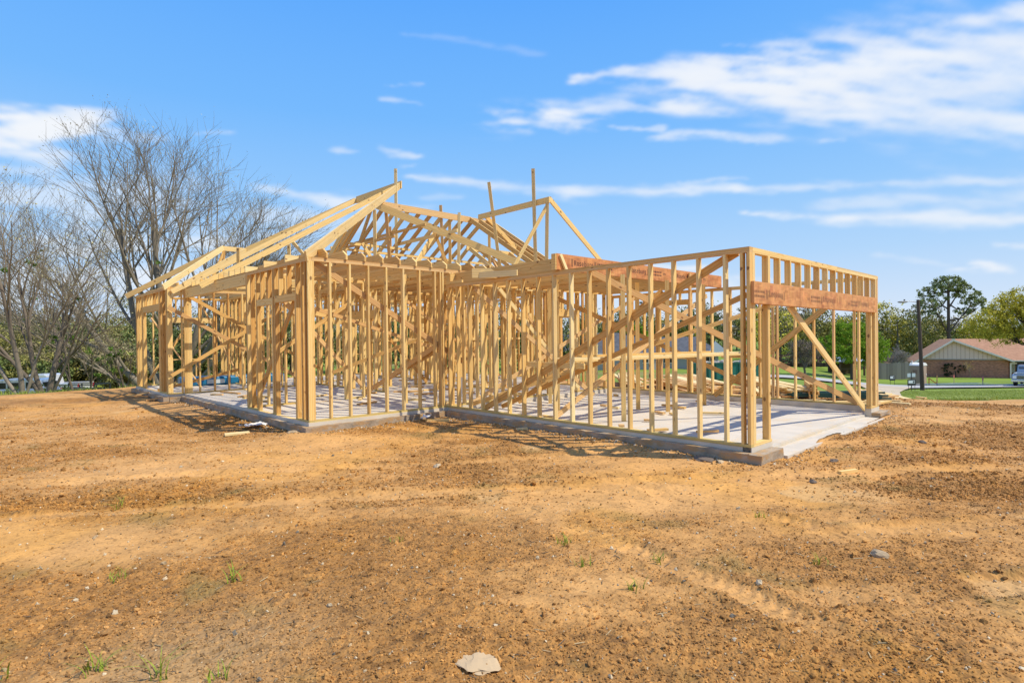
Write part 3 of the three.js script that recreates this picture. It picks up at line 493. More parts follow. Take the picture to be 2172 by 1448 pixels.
// ---------------------------------------------------------------- braces and props inside
const braces = part('bracing');
const br = (a, b, h = D4, sp = 'o', across) => member(braces, 'brace', V(...a), V(...b), h, S, sp, across);
br([.11, .02, -5.75], [.11, 2.70, -.22], .115, 'o');
br([.16, 2.66, -2.85], [6.05, .06, -.36], .11, 'r');
br([.35, .1, -5.4], [1.6, 2.2, -.75], .09, 'o');
br([.15, .06, -3.72], [5.30, 2.5, -3.40], .10, 'r');
br([.2, .1, -6.2], [5.9, 2.3, -1.8], .09, 'o');
br([3.12, 2.67, -6.7], [6.08, .40, -2.9], .11, 'o');
br([6.07, .0, -3.6], [6.07, 2.35, -.7], .12, 'o');
br([1.66, 2.0, -.12], [5.62, .0, -.12], .11, 'p');
br([.14, 2.6, -6.0], [3.4, .1, -5.4], .10, 'r'); br([.5, .05, -6.6], [5.8, 2.6, -5.8], .09, 'r'); br([1.5, 2.7, -6.7], [3.9, .2, -6.3], .09, 'p'); br([1.4, .05, -6.0], [4.6, 2.65, -4.2], .09, 'o');
br([-2.98, 3.0, -6.97], [.6, .98, -6.97], .11, 'r');
br([-3.02, 2.45, -8.55], [.4, .03, -11.0], .11, 'r');
br([.1, .03, -10.75], [-.05, 1.45, -6.95], .11, 'r'); br([.16, .03, -10.95], [.03, 1.36, -6.95], .10, 'o');
br([-1.2, .7, -10.0], [2.2, 2.3, -7.6], .09, 'o'); br([-1.6, 2.3, -10.0], [3.3, .9, -10.2], .09, 'r'); br([-2.6, 1.2, -10.0], [-.6, 2.5, -10.05], .09, 'o');
br([-3.03, 2.42, -7.66], [-3.03, .05, -10.0], .11, 'o');
br([-3.15, 2.9, -15.22], [1.0, .5, -15.22], .10, 'o'); br([-3.6, 2.52, -15.24], [.6, -.05 + .1, -15.24], .11, 'r'); br([-3.55, .55, -15.2], [.4, 3.0, -15.2], .10, 'o'); br([-2.4, 2.75, -16.6], [-1.3, .03, -16.0], .07, 'r', V(0, 0, 1));
br([-3.5, 2.3, -17.9], [-2.3, .03, -17.0], .08, 'r', V(0, 0, 1)); br([-3.5, .3, -18.3], [-2.0, 2.2, -19.5], .09, 'o'); br([-3.55, -.02 + .05, -16.9], [-1.6, .62, -15.6], .09, 'o');
br([1.3, 2.6, -10.4], [5.9, .2, -11.6], .09, 'r'); br([1.2, .1, -9.0], [3.5, 2.6, -9.4], .09, 'o'); br([3.8, 2.7, -8.6], [6.0, .2, -8.2], .09, 'r'); br([3.8, .2, -12.4], [7.4, 2.4, -12.3], .09, 'o'); br([1.3, 2.2, -12.4], [3.2, .1, -12.2], .09, 'o'); br([4.7, 2.6, -13], [7.6, .3, -15], .09, 'r');
// temporary posts under the garage ceiling and the scaffold planks
for (const [x, z, t, s] of [[1.5, -3.15, 2.74, 'y'], [3.2, -3.97, 2.74, 'y'], [3.28, -3.26, 2.74, 'y'], [4.88, -4.02, 2.74, 'o'], [4.9, -3.27, 2.74, 'o'], [2.7, -6.2, 2.74, 'y'], [1.2, -4.6, 2.74, 'y']]) member(braces, 'prop', V(x, -.117, z), V(x, t, z), D4, S, s, V(.7, 0, .7));
member(braces, 'strut', V(4.55, 1.2, -3.42), V(4.55, 3.0, -3.42), D4, S, 'r', V(1, 0, 0));
{ const p = part('scaffold'); member(p, 'plank', V(.2, 1.09, -3.52), V(6.03, 1.09, -2.42), S, .19, 'p'); member(p, 'plank', V(.25, 1.12, -3.80), V(6.03, 1.12, -2.68), S, .19, 'p'); member(p, 'plank', V(.9, 1.16, -3.75), V(4.6, 1.158, -3.0), S, .14, 'y'); member(p, 'ledger_board', V(.13, 1.02, -3.0), V(.13, 1.02, -4.4), .1, S, 'y'); member(p, 'ledger_board', V(.3, 1.04, -3.9), V(-.0 + .3, 1.04, -3.2), .06, S, 'y'); member(p, 'ledger_board', V(6.06, 1.02, -3.4), V(6.06, 1.02, -2.3), .1, S, 'o'); }
// posts and pipes inside the house
for (const [x, z] of [[1.9, -8.3], [2.6, -9.6], [-.2, -8.2], [-.6, -12.6], [2.9, -14.2]]) member(braces, 'prop', V(x, .001, z), V(x, 3.07, z), D4, S, 'y', V(1, 0, 0));
const pvc = std(.75, .74, .72, .45);
{ const t = thing('drain_pipe', 'white plastic drain pipe standing up from the slab near the inner corner', 'pipe', [1.72, 0, -8.45]); mesh('pipe', new THREE.CylinderGeometry(.045, .045, .5, 16).translate(0, .25, 0), pvc, t); mesh('coupling', new THREE.CylinderGeometry(.055, .055, .08, 16).translate(0, .46, 0), pvc, t); }
console.log('roof done');
// ---------------------------------------------------------------- plants
function crownGeo(seed, blobs, n, size, cols, spread = .28, clumps = 0) {   // blobs: [x,y,z,rx,ry,rz]; small two-triangle leaves gathered in clumps through the crown
  const r = rng(seed), pos = [], col = [], nrm = []; const vol = blobs.map(b => b[3] * b[4] * b[5]), tot = vol.reduce((a, b) => a + b, 0);
  const gs = () => (r() + r() + r() - 1.5) * 1.2; const cl = []; const nc = clumps || Math.round(n / 26);
  for (let i = 0; i < nc; i++) { let q = r() * tot, k = 0; while (k < blobs.length - 1 && q > vol[k]) q -= vol[k++]; const b = blobs[k]; let x, y, z, d; do { x = r() * 2 - 1; y = r() * 2 - 1; z = r() * 2 - 1; d = x * x + y * y + z * z; } while (d > 1 || d < .12); const s = Math.pow(d, -.22); cl.push([b[0] + x * s * b[3], b[1] + y * s * b[4], b[2] + z * s * b[5], r()]); }
  for (let i = 0; i < n; i++) {
    const c = cl[i % nc], k = spread * (.6 + .8 * c[3]) * Math.cbrt(tot / blobs.length) * .5, x = c[0] + gs() * k, y = c[1] + gs() * k * .8, z = c[2] + gs() * k;
    const a = r() * 6.283, b = (r() - .5) * 2.4, s = size * (.6 + .8 * r()); const ux = Math.cos(a) * Math.cos(b), uy = Math.sin(b), uz = Math.sin(a) * Math.cos(b); const e = r() * 6.283; let vx = Math.cos(e), vy = (r() - .3) * .8, vz = Math.sin(e); const dt = ux * vx + uy * vy + uz * vz; vx -= ux * dt; vy -= uy * dt; vz -= uz * dt;
    const P = [[x - ux * s, y - uy * s, z - uz * s], [x + vx * s * .55, y + vy * s * .55, z + vz * s * .55], [x + ux * s, y + uy * s, z + uz * s], [x - vx * s * .55, y - vy * s * .55, z - vz * s * .55]];
    for (const q of [0, 1, 2, 0, 2, 3]) pos.push(...P[q]);
    const t = clamp(c[3] * .7 + r() * .45 - .08), C = cols, cc = [mix(C[0][0], C[1][0], t), mix(C[0][1], C[1][1], t), mix(C[0][2], C[1][2], t)]; for (let q = 0; q < 6; q++) col.push(...cc);
  }
  const g = new THREE.BufferGeometry(); g.setAttribute('position', new THREE.Float32BufferAttribute(pos, 3)); g.setAttribute('color', new THREE.Float32BufferAttribute(col, 3)); g.computeVertexNormals(); return g;
}
const leafMat = new THREE.MeshPhysicalMaterial({ vertexColors: true, roughness: .9, transmission: .3, thickness: 0, side: THREE.DoubleSide, specularIntensity: .25 });
const leafMatFar = new THREE.MeshStandardMaterial({ vertexColors: true, roughness: 1, side: THREE.DoubleSide });
class Tubes {
  constructor() { this.p = []; this.i = []; this.c = []; }
  add(pts, rad, n, col) {   // a tapered tube along pts
    let base = this.p.length / 3; const up = V(0, 1, 0), a = V(), b = V(), d = V(); let ref = V(.3, .2, .93);
    for (let k = 0; k < pts.length; k++) {
      d.copy(pts[Math.min(k + 1, pts.length - 1)]).sub(pts[Math.max(k - 1, 0)]).normalize(); a.crossVectors(d, ref).normalize(); b.crossVectors(d, a);
      for (let j = 0; j < n; j++) { const t = j / n * 6.2832, c = Math.cos(t) * rad[k], s = Math.sin(t) * rad[k]; this.p.push(pts[k].x + a.x * c + b.x * s, pts[k].y + a.y * c + b.y * s, pts[k].z + a.z * c + b.z * s); this.c.push(...col); }
      if (k) for (let j = 0; j < n; j++) { const q = base + (k - 1) * n + j, w = base + (k - 1) * n + (j + 1) % n; this.i.push(q, q + n, w, w, q + n, w + n); }
    }
  }
  geo() { const g = new THREE.BufferGeometry(); g.setAttribute('position', new THREE.Float32BufferAttribute(this.p, 3)); g.setAttribute('color', new THREE.Float32BufferAttribute(this.c, 3)); g.setIndex(this.i); g.computeVertexNormals(); return g; }
}
const barkMat = new THREE.MeshStandardMaterial({ vertexColors: true, roughness: .95 });
function bareTree(name, label, category, pos, seed, stems, o = {}) {
  const root = thing(name, label, category, pos, 0, o.group), r = rng(seed), trunk = new Tubes(), twigs = new Tubes(), tips = [];
  const cA = o.bark || [.25, .205, .155], cB = o.twig || [.27, .22, .145], kids = o.kids || [6, 6, 5, 4], maxL = kids.length;
  function branch(p, d, len, rad, lv) {
    const n = lv < 2 ? 6 : lv < 3 ? 4 : 3, pts = [p.clone()], rs = [rad]; let dir = d.clone(), q = p.clone();
    const tip = lv >= maxL ? rad * .35 : rad * (lv === 0 ? .42 : .35);
    for (let k = 1; k <= n; k++) { dir.x += (r() - .5) * (o.wob || .22); dir.z += (r() - .5) * (o.wob || .22); dir.y += (r() - .5) * .12 + (o.lift ?? .045) * (lv > 0 ? 1 : .4); dir.normalize(); q = q.clone().addScaledVector(dir, len / n); pts.push(q); rs.push(mix(rad, tip, k / n)); }
    const shd = .85 + .3 * r(), c = (lv < 2 ? cA : cB).map(v => v * shd);
    (lv < 2 ? trunk : twigs).add(pts, rs, lv === 0 ? 9 : lv === 1 ? 6 : lv === 2 ? 4 : 3, c);
    if (lv >= maxL) { tips.push(q); return; }
    const m = kids[lv];
    for (let k = 0; k < m; k++) {
      const t = mix(o.from || .3, 1, (k + .6 * r() + .2) / m), s = Math.min(n - 1, Math.floor(t * n)), f = t * n - s, cp = pts[s].clone().lerp(pts[s + 1], f), cr = mix(rs[s], rs[s + 1], f);
      const dd = pts[s + 1].clone().sub(pts[s]).normalize(); const ang = (o.ang || .62) * (.6 + .7 * r()), az = r() * 6.283; const ax = V(Math.cos(az), r() * .4 - .2, Math.sin(az)); ax.addScaledVector(dd, -ax.dot(dd)).normalize();
      const cdv = dd.multiplyScalar(Math.cos(ang)).addScaledVector(ax, Math.sin(ang)); branch(cp, cdv, len * mix(.74, .46, t) * (.8 + .4 * r()), Math.max(cr * (.5 + .2 * r()), o.minR || .006), lv + 1);
    }
  }
  for (const s of stems) branch(V(...(s.at || [0, 0, 0])), V(...s.d).normalize(), s.l, s.r, 0);
  const sc = o.scale || 1;
  mesh('trunk', trunk.geo(), barkMat, root); mesh('branches', twigs.geo(), barkMat, root);
  if (o.buds) { const b = []; for (const t of tips) for (let k = 0; k < o.buds; k++) if (r() < .6) b.push([t.x, t.y, t.z, .25, .25, .25]); const g = crownGeo(seed + 1, b.length ? b : [[0, 5, 0, 1, 1, 1]], b.length * 2, o.budSize || .035, o.budCol || [[.34, .31, .15], [.5, .46, .22]], .9, b.length); mesh('buds', g, leafMatFar, root); }
  if (o.leaf) { const b = []; for (let k = 0; k < o.leaf; k++) { const t = tips[Math.floor(r() * tips.length)]; b.push([t.x * .8, t.y * .75, t.z * .8, .35, .3, .35]); } mesh('leaf_tufts', crownGeo(seed + 2, b, b.length * 40, .06, [[.08, .16, .02], [.2, .32, .05]], .55, b.length), leafMat, root); }
  return root;
}
function leafTree(name, label, pos, seed, o) {   // tapered trunk with limbs that reach into a crown of leaf clumps
  const root = thing(name, label, o.cat || 'tree', pos, -YAW, o.group), r = rng(seed), t = new Tubes(), bark = o.bark || [.13, .10, .075];
  const h = o.h, tr = o.tr || h * .025, lean = o.lean || 0; const top = V(lean, h * (o.fork || .55), 0);
  t.add([V(0, -.4, 0), V(lean * .25, h * .2, 0), V(lean * .7, h * .4, 0), top], [tr * 1.35, tr, tr * .85, tr * .6], 8, bark);
  for (const b of o.blobs) { const e = V(b[0] + (r() - .5) * b[3] * .5, b[1] + b[4] * .25, b[2] + (r() - .5) * b[5] * .5), s = V(lean * .5, h * (.25 + .25 * r()), 0).lerp(top, r()); const m = s.clone().lerp(e, .5).add(V((r() - .5) * .6, -.05 * h * r(), (r() - .5) * .6)); t.add([s, m, e], [tr * .5, tr * .33, tr * .08], 5, bark); for (let k = 0; k < 4; k++) { const e2 = e.clone().add(V((r() - .5) * b[3] * 1.5, (r() - .2) * b[4], (r() - .5) * b[5] * 1.5)); t.add([m, m.clone().lerp(e2, .55).add(V(0, -.1, 0)), e2], [tr * .22, tr * .13, tr * .03], 4, bark); } }
  mesh('trunk', t.geo(), barkMat, root); mesh('crown', crownGeo(seed + 5, o.blobs, o.n, o.size, o.cols, o.spread, o.clumps), o.near ? leafMat : leafMatFar, root); return root;
}
const at = (px, f) => { const [x, z] = cd((px - 1086) / 1205 * f, f); return [x, height(x, z), z]; };
const OLIVE = [[.14, .135, .035], [.36, .33, .09]], SPRING = [[.13, .23, .014], [.30, .46, .035]], DARK = [[.07, .10, .025], [.19, .23, .06]], GOLD = [[.30, .27, .03], [.66, .58, .07]], BROWNY = [[.19, .155, .075], [.38, .32, .16]], PINE = [[.14, .17, .05], [.33, .37, .13]];

// left side: tall bare trees in bud
bareTree('bare_tree', 'tall bare tree with several trunks in bud, behind the far wing of the frame', 'tree', at(352, 30), 21, [
  { d: [-.72, 1, -.66], l: 9.2, r: .19, at: [-.3, 0, -.2] }, { d: [-.34, 1, -.36], l: 9.8, r: .21, at: [-.1, 0, 0] }, { d: [.0, 1, -.02], l: 10.0, r: .22, at: [.1, 0, .1] }, { d: [.12, 1, .16], l: 8.8, r: .2, at: [.3, 0, .2] }, { d: [.42, 1, .36], l: 7.6, r: .17, at: [.4, 0, .35] }, { d: [.85, 1, .75], l: 6.4, r: .13, at: [.4, 0, .3] }, { d: [-1.0, .9, -.85], l: 8.2, r: .13, at: [-.4, 0, -.3] }],
  { kids: [7, 6, 5, 4], buds: 1, leaf: 18, ang: .54, lift: .055, minR: .0085, from: .22, bark: [.21, .175, .13], twig: [.235, .19, .125] });
bareTree('bare_tree', 'slender bare tree with spreading crown right of the tall multi-trunk tree', 'tree', at(425, 36), 34, [{ d: [.2, 1, .2], l: 5.4, r: .16 }, { d: [.55, 1, .5], l: 5.6, r: .12, at: [.2, 0, .1] }], { kids: [7, 6, 5, 3], buds: 1, leaf: 3, ang: .52, lift: .06, minR: .006 });
bareTree('bare_tree', 'dark bare tree with fanning stems beside the silver car', 'tree', at(98, 23.5), 47, [{ d: [.12, 1, .08], l: 4.2, r: .14 }, { d: [-.34, 1, -.28], l: 5.2, r: .10, at: [-.1, .3, -.1] }, { d: [-.7, 1, -.56], l: 4.8, r: .09, at: [-.15, .4, -.1] }, { d: [.4, 1, .3], l: 3.2, r: .06, at: [.1, .3, .1] }], { kids: [7, 5, 4, 3], buds: 1, leaf: 10, bark: [.17, .135, .10], ang: .5, lift: .06, minR: .0045 });
bareTree('bare_tree', 'thin bare tree at the left edge with pale upright stems', 'tree', at(46, 22.5), 58, [{ d: [-.05, 1, -.05], l: 6.6, r: .10 }, { d: [-.4, 1, -.3], l: 5.6, r: .08 }, { d: [.15, 1, .2], l: 4.8, r: .06 }], { kids: [7, 5, 4, 3], buds: 1, leaf: 5, ang: .5, lift: .06, minR: .0045 });
bareTree('bare_tree', 'bare sapling with tangled twigs close to the left end of the slab', 'tree', at(262, 24), 63, [{ d: [0, 1, 0], l: 1.9, r: .05 }, { d: [-.4, 1, -.3], l: 1.7, r: .04 }, { d: [.3, 1, .2], l: 1.5, r: .035 }], { kids: [6, 5, 4], buds: 1, leaf: 14, bark: [.12, .09, .065], minR: .005 });
bareTree('bare_tree', 'thin bare sapling standing between the dark tree and the trailer', 'tree', at(160, 27), 66, [{ d: [-.12, 1, -.1], l: 3.2, r: .07 }, { d: [.08, 1, .1], l: 2.8, r: .05, at: [.4, 0, .3] }], { kids: [6, 5, 4], leaf: 8, bark: [.13, .10, .07], minR: .005 });
for (const [px, f, s, l] of [[15, 27, 71, 'scrubby bush with fresh green leaves at the left edge'], [108, 25, 72, 'low green bush at the foot of the dark fanning tree'], [185, 30, 73, 'leafy bush in front of the black trailer'], [272, 25.5, 74, 'low tangled bush beside the left end of the slab']]) {
  const p = at(px, f); const b = bareTree('bush', l, 'bush', p, s, [{ d: [.3, 1, .2], l: .7, r: .025 }, { d: [-.3, 1, .2], l: .65, r: .025 }, { d: [0, 1, -.4], l: .6, r: .02 }], { kids: [6, 5, 4], bark: [.14, .11, .08], leaf: 0, minR: .004 });
  mesh('leaves', crownGeo(s, [[0, .55, 0, .8, .5, .8], [.6, .4, .3, .5, .35, .5]], 900, .05, [[.07, .12, .02], [.2, .27, .05]], .35), leafMat, b);
}
// individual trees beyond the plot
leafTree('broadleaf_tree', 'rounded tree in bright spring green behind the garage opening', at(1808, 60), 81, { h: 6.2, fork: .42, tr: .17, near: 1, n: 15000, size: .11, cols: SPRING, spread: .26, blobs: [[0, 4.0, 0, 2.4, 2.0, 2.4], [-2.2, 3.4, .3, 1.7, 1.5, 1.7], [2.2, 3.3, -.2, 1.7, 1.6, 1.7], [-.8, 5.2, .2, 1.5, 1.1, 1.5], [1.2, 5.0, 0, 1.4, 1.1, 1.4], [-1.4, 2.4, .6, 1.4, .8, 1.4], [1.8, 2.3, .5, 1.4, .9, 1.4]] });
leafTree('broadleaf_tree', 'small bright green tree seen through the far wall studs of the garage', at(1349, 62), 82, { h: 4.4, n: 5000, size: .12, cols: SPRING, near: 1, spread: .3, blobs: [[0, 3.4, 0, 1.3, 1.5, 1.3], [-.6, 2.2, 0, 1, .9, 1], [.6, 2.5, 0, .9, 1, .9]] });
leafTree('pine_tree', 'tall open pine with a bare upper trunk behind the brick house', at(2013, 84), 83, { h: 13.6, fork: .93, tr: .26, n: 11000, size: .13, cols: PINE, spread: .36, clumps: 420, bark: [.11, .075, .06], blobs: [[0, 12.6, 0, 2.0, 1.2, 2.0], [-2.8, 11.4, 0, 1.7, .8, 1.5], [2.6, 11.2, 0, 1.8, .9, 1.5], [-3.4, 9.7, .4, 1.5, .7, 1.5], [3.6, 10.0, 0, 1.6, .7, 1.5], [-2.4, 8.5, 0, 1.4, .5, 1.4], [1.6, 12.2, 0, 1.4, .8, 1.4], [-1.4, 10.4, 0, 1.2, .6, 1.2], [2.0, 8.6, 0, 1.2, .5, 1.2], [4.6, 9.0, 0, 1.0, .5, 1]] });
leafTree('oak_tree', 'broad oak with golden green leaves reaching in over the brick house', at(2215, 52), 84, { h: 7.6, fork: .5, tr: .34, n: 30000, size: .09, cols: GOLD, near: 1, spread: .32, clumps: 900, bark: [.05, .04, .03], blobs: [[-2.6, 5.8, .6, 2.3, 1.7, 1.8], [-4.8, 5.6, 0, 1.9, 1.3, 1.6], [-1, 7.8, 0, 2.5, 1.3, 2.2], [1.4, 7.3, 0, 2.4, 1.6, 2.2], [-3.2, 7.2, 0, 1.8, 1, 1.6], [-4.2, 4.4, .5, 1.6, .7, 1.4], [2.6, 5.0, 0, 2, 1.2, 2], [-1.6, 4.9, .4, 1.6, .8, 1.6]] });
bareTree('bare_tree', 'small grey bare tree on the lawn behind the garage opening', 'tree', at(1708, 58), 91, [{ d: [0, 1, 0], l: 1.7, r: .12 }, { d: [.5, 1, .4], l: 1.8, r: .09, at: [0, .8, 0] }, { d: [-.55, 1, -.4], l: 1.9, r: .09, at: [0, .8, 0] }], { kids: [6, 6, 5, 3], buds: 2, budSize: .07, budCol: [[.14, .11, .085], [.24, .19, .15]], bark: [.13, .105, .085], lift: .05, minR: .012 });
bareTree('bare_tree', 'pale grey leafless tree beside the wooden fence', 'tree', at(1893, 66), 92, [{ d: [0, 1, 0], l: 2.2, r: .12 }, { d: [.45, 1, .3], l: 2.0, r: .09 }, { d: [-.45, 1, -.4], l: 2.1, r: .09 }, { d: [.2, 1, .2], l: 2.4, r: .08 }], { kids: [7, 6, 5, 3], bark: [.32, .29, .25], twig: [.30, .27, .23], minR: .014 });
// wood on the skyline, read as a few masses of trees
function woods(label, list, cols, seed, size) { const r = rng(seed), gs = [], t = new Tubes(); for (const [p0, p1, f, h, n] of list) for (let k = 0; k < n; k++) { const px = mix(p0, p1, (k + r() * .9) / n), ff = f * (.94 + .14 * r()), [x, z] = cd((px - 1086) / 1205 * ff, ff), y = height(x, z), hh = h * (.72 + .5 * r()), w = hh * (.28 + .18 * r()); const bl = [[x, y + hh * .62, z, w, hh * .36, w], [x + (r() - .5) * w, y + hh * .4, z + (r() - .5) * w, w * .9, hh * .3, w * .9], [x + (r() - .5) * w * 1.4, y + hh * .78, z, w * .55, hh * .2, w * .55]]; const tone = cols[Math.floor(r() * cols.length)]; gs.push(crownGeo(seed + k * 7 + p0, bl, 2200, size * (.55 + ff / 200), tone, .42, 130)); t.add([V(x, y - .5, z), V(x + .2, y + hh * .4, z), V(x, y + hh * .8, z)], [hh * .022, hh * .016, .02], 5, [.12, .10, .08]); for (let q = 0; q < 5; q++) { const a = r() * 6.28; t.add([V(x, y + hh * (.3 + .1 * q), z), V(x + Math.cos(a) * w * .9, y + hh * (.5 + .1 * q), z + Math.sin(a) * w * .9)], [hh * .009, .02], 4, [.15, .12, .09]); } } const g = new THREE.Group(); g.name = numbered('treeline'); scene.add(g); stuff(g, label, 'trees'); mesh('crowns', mergeGeometries(gs), leafMatFar, g); mesh('trunks', t.geo(), barkMat, g); return g; }
woods('far row of brown and olive trees across the field', [[-160, 330, 92, 9.5, 22], [300, 620, 96, 10, 12], [-120, 300, 74, 6.2, 18], [-120, 300, 58, 5.4, 26], [-120, 300, 47, 3.8, 22], [280, 560, 54, 4.8, 14], [120, 420, 62, 3.2, 10]], [OLIVE, BROWNY, DARK, OLIVE, DARK], 300, .17);
woods('dark evergreen shrubs behind the frame', [[390, 560, 48, 4.2, 9], [560, 1240, 60, 5.5, 22], [560, 1260, 92, 9, 22]], [DARK, OLIVE, DARK], 340, .15);
woods('olive wood on the rise behind the neighbouring roofs', [[1230, 1660, 100, 7.5, 20], [1640, 1900, 96, 7.6, 13], [1860, 1990, 92, 9.2, 8], [1980, 2300, 100, 9, 13], [1650, 1860, 78, 6.4, 7]], [OLIVE, BROWNY, GOLD, DARK], 380, .18);
console.log('trees done');

// ---------------------------------------------------------------- neighbouring houses
const white = std(.92, .77, .70, .6), brickTex = dataTex(512, 512, (i, j) => { const row = Math.floor(j / 16), off = (row % 2) * 21, bxx = Math.floor((i + off) / 42.67), e = ((i + off) % 42.67) < 4 || j % 16 < 3; const v = VAL[(bxx * 37 + row * 91) & 65535]; return e ? [.33, .27, .23] : [mix(.33, .60, v), mix(.11, .22, v), mix(.06, .13, v)]; }); brickTex.repeat.set(1 / 2.4, 1 / 2.4);
const brickMat = new THREE.MeshStandardMaterial({ map: brickTex, roughness: .9 });
const roofTexOf = (a, b, seed) => { const t = dataTex(512, 512, (i, j) => { const row = Math.floor(j / 24), s = VAL[(Math.floor((i + row * 17) / 30) * 53 + row * 17 + seed) & 65535], n = fbm(i * .02 + seed, j * .02, 4), q = clamp(.5 + (s - .5) * .6 + (n - .5)); const e = j % 24 < 2 ? .75 : 1; return [mix(a[0], b[0], q) * e, mix(a[1], b[1], q) * e, mix(a[2], b[2], q) * e]; }); t.repeat.set(1 / 3, 1 / 3); return new THREE.MeshStandardMaterial({ map: t, roughness: .95 }); };
const roofBrown = roofTexOf([.36, .18, .10], [.48, .26, .15], 3), roofGrey = roofTexOf([.06, .065, .075], [.115, .12, .135], 9);
const glassDark = std(.02, .022, .026, .12);
function slabGeo(a, b, c, d, t) {   // a sheet with thickness from four corners (a,b eave; c,d ridge)
  const n = V().crossVectors(b.clone().sub(a), d.clone().sub(a)).normalize().multiplyScalar(t), P = [a, b, c, d, ...[a, b, c, d].map(v => v.clone().sub(n))], f = [0, 1, 2, 0, 2, 3, 4, 6, 5, 4, 7, 6, 0, 4, 5, 0, 5, 1, 1, 5, 6, 1, 6, 2, 2, 6, 7, 2, 7, 3, 3, 7, 4, 3, 4, 0], pos = [], uv = []; const U = b.clone().sub(a).normalize(), W = V().crossVectors(n, U).normalize();
  for (const i of f) { const q = P[i], r = q.clone().sub(a); pos.push(q.x, q.y, q.z); uv.push(r.dot(U), Math.abs(r.dot(W))); } const g = new THREE.BufferGeometry(); g.setAttribute('position', new THREE.Float32BufferAttribute(pos, 3)); g.setAttribute('uv', new THREE.Float32BufferAttribute(uv, 2)); g.computeVertexNormals(); return g;
}
{ // brick bungalow across the street
  const f = 70, [x, z] = cd((1957 - 1086) / 1205 * f, f), h = thing('brick_house', 'red brick bungalow with brown shingle roof and beige gable across the street', 'house', [x, -3.95, z], -YAW - .45);
  const gw = 8.3, wh = 2.25, rise = 2.35, depth = 6.2;
  mesh('wall', bx(0, gw, 0, wh, -depth, 0), brickMat, h);
  const sh = new THREE.Shape(); sh.moveTo(-.2, 0); sh.lineTo(gw + .1, 0); sh.lineTo(gw * .38, rise); sh.closePath(); const ridgeX = gw * .36;
  const gs = new THREE.Shape(); gs.moveTo(.02, wh); gs.lineTo(gw - .02, wh); gs.lineTo(ridgeX, wh + rise - .12); gs.closePath(); mesh('gable', new THREE.ExtrudeGeometry(gs, { depth: .1, bevelEnabled: false }), std(.82, .58, .51, .8), h);
  for (let k = 1; k < 20; k++) { const X = k * .42; const top = X < ridgeX ? wh + (rise - .12) * X / ridgeX : wh + (rise - .12) * (gw - X) / (gw - ridgeX); if (top - wh > .15 && X < gw - .1) mesh('batten', bx(X - .018, X + .018, wh + .01, top - .06, .1, .125), std(.54, .37, .32, .8), h); }
  mesh('frieze', bx(-.02, gw + .02, wh - .07, wh + .04, .0, .13), std(.36, .33, .30, .8), h);
  // roof: gable over the wing, long slope to the right
  mesh('roof', slabGeo(V(gw + .35, wh - .1, .55), V(18, wh - .1, .55), V(18, wh + rise + .06, -5.8), V(ridgeX + .35, wh + rise + .06, -5.8), .12), roofBrown, h);
  mesh('roof', slabGeo(V(gw + .35, wh - .12, .5), V(gw + .35, wh - .12, -depth), V(ridgeX, wh + rise + .05, -depth), V(ridgeX, wh + rise + .05, .5), .12), roofBrown, h);
  mesh('roof', slabGeo(V(ridgeX, wh + rise + .045, .5), V(ridgeX, wh + rise + .045, -depth), V(-1.0, wh - .45, -depth), V(-1.0, wh - .45, .5), .12), roofBrown, h);
  const rake = (a, b) => { const d = b.clone().sub(a), L = d.length(), m = mesh('rake_board', new THREE.BoxGeometry(L, .2, .05), white, h); m.position.copy(a).add(b).multiplyScalar(.5); m.quaternion.setFromUnitVectors(V(1, 0, 0), d.normalize()); };
  rake(V(-1.02, wh - .52, .53), V(ridgeX, wh + rise - .06, .53)); rake(V(ridgeX, wh + rise - .06, .53), V(gw + .4, wh - .22, .53));
  mesh('front_wall', bx(gw, 18, 0, wh - .05, -6, -1.2), brickMat, h);
  mesh('gutter', bx(gw + .3, 18, wh - .2, wh - .06, .5, .62), white, h);
  mesh('downspout', mergeGeometries([bx(gw + .08, gw + .2, .1, wh - .5, .12, .22), bx(gw + .08, gw + .7, wh - .5, wh - .38, .12, .22)]), white, h);
  for (const wx of [9.3, 12.6]) { const w = mesh('window', bx(wx, wx + 1.2, .7, 1.95, -1.21, -1.15), glassDark, h); mesh('frame', mergeGeometries([bx(wx - .05, wx + 1.25, 1.95, 2.02, -1.2, -1.12), bx(wx + .57, wx + .63, .7, 1.95, -1.15, -1.12), bx(wx, wx + 1.2, 1.3, 1.35, -1.15, -1.12)]), std(.1, .09, .085, .6), w); for (const s of [wx - .5, wx + 1.26]) mesh('shutter', bx(s, s + .42, .65, 2.0, -1.2, -1.14), std(.58, .56, .5, .7), h); }
  mesh('vent', bx(ridgeX - .15, ridgeX + .15, wh + rise - .02, wh + rise + .12, .5, .6), white, h);
}
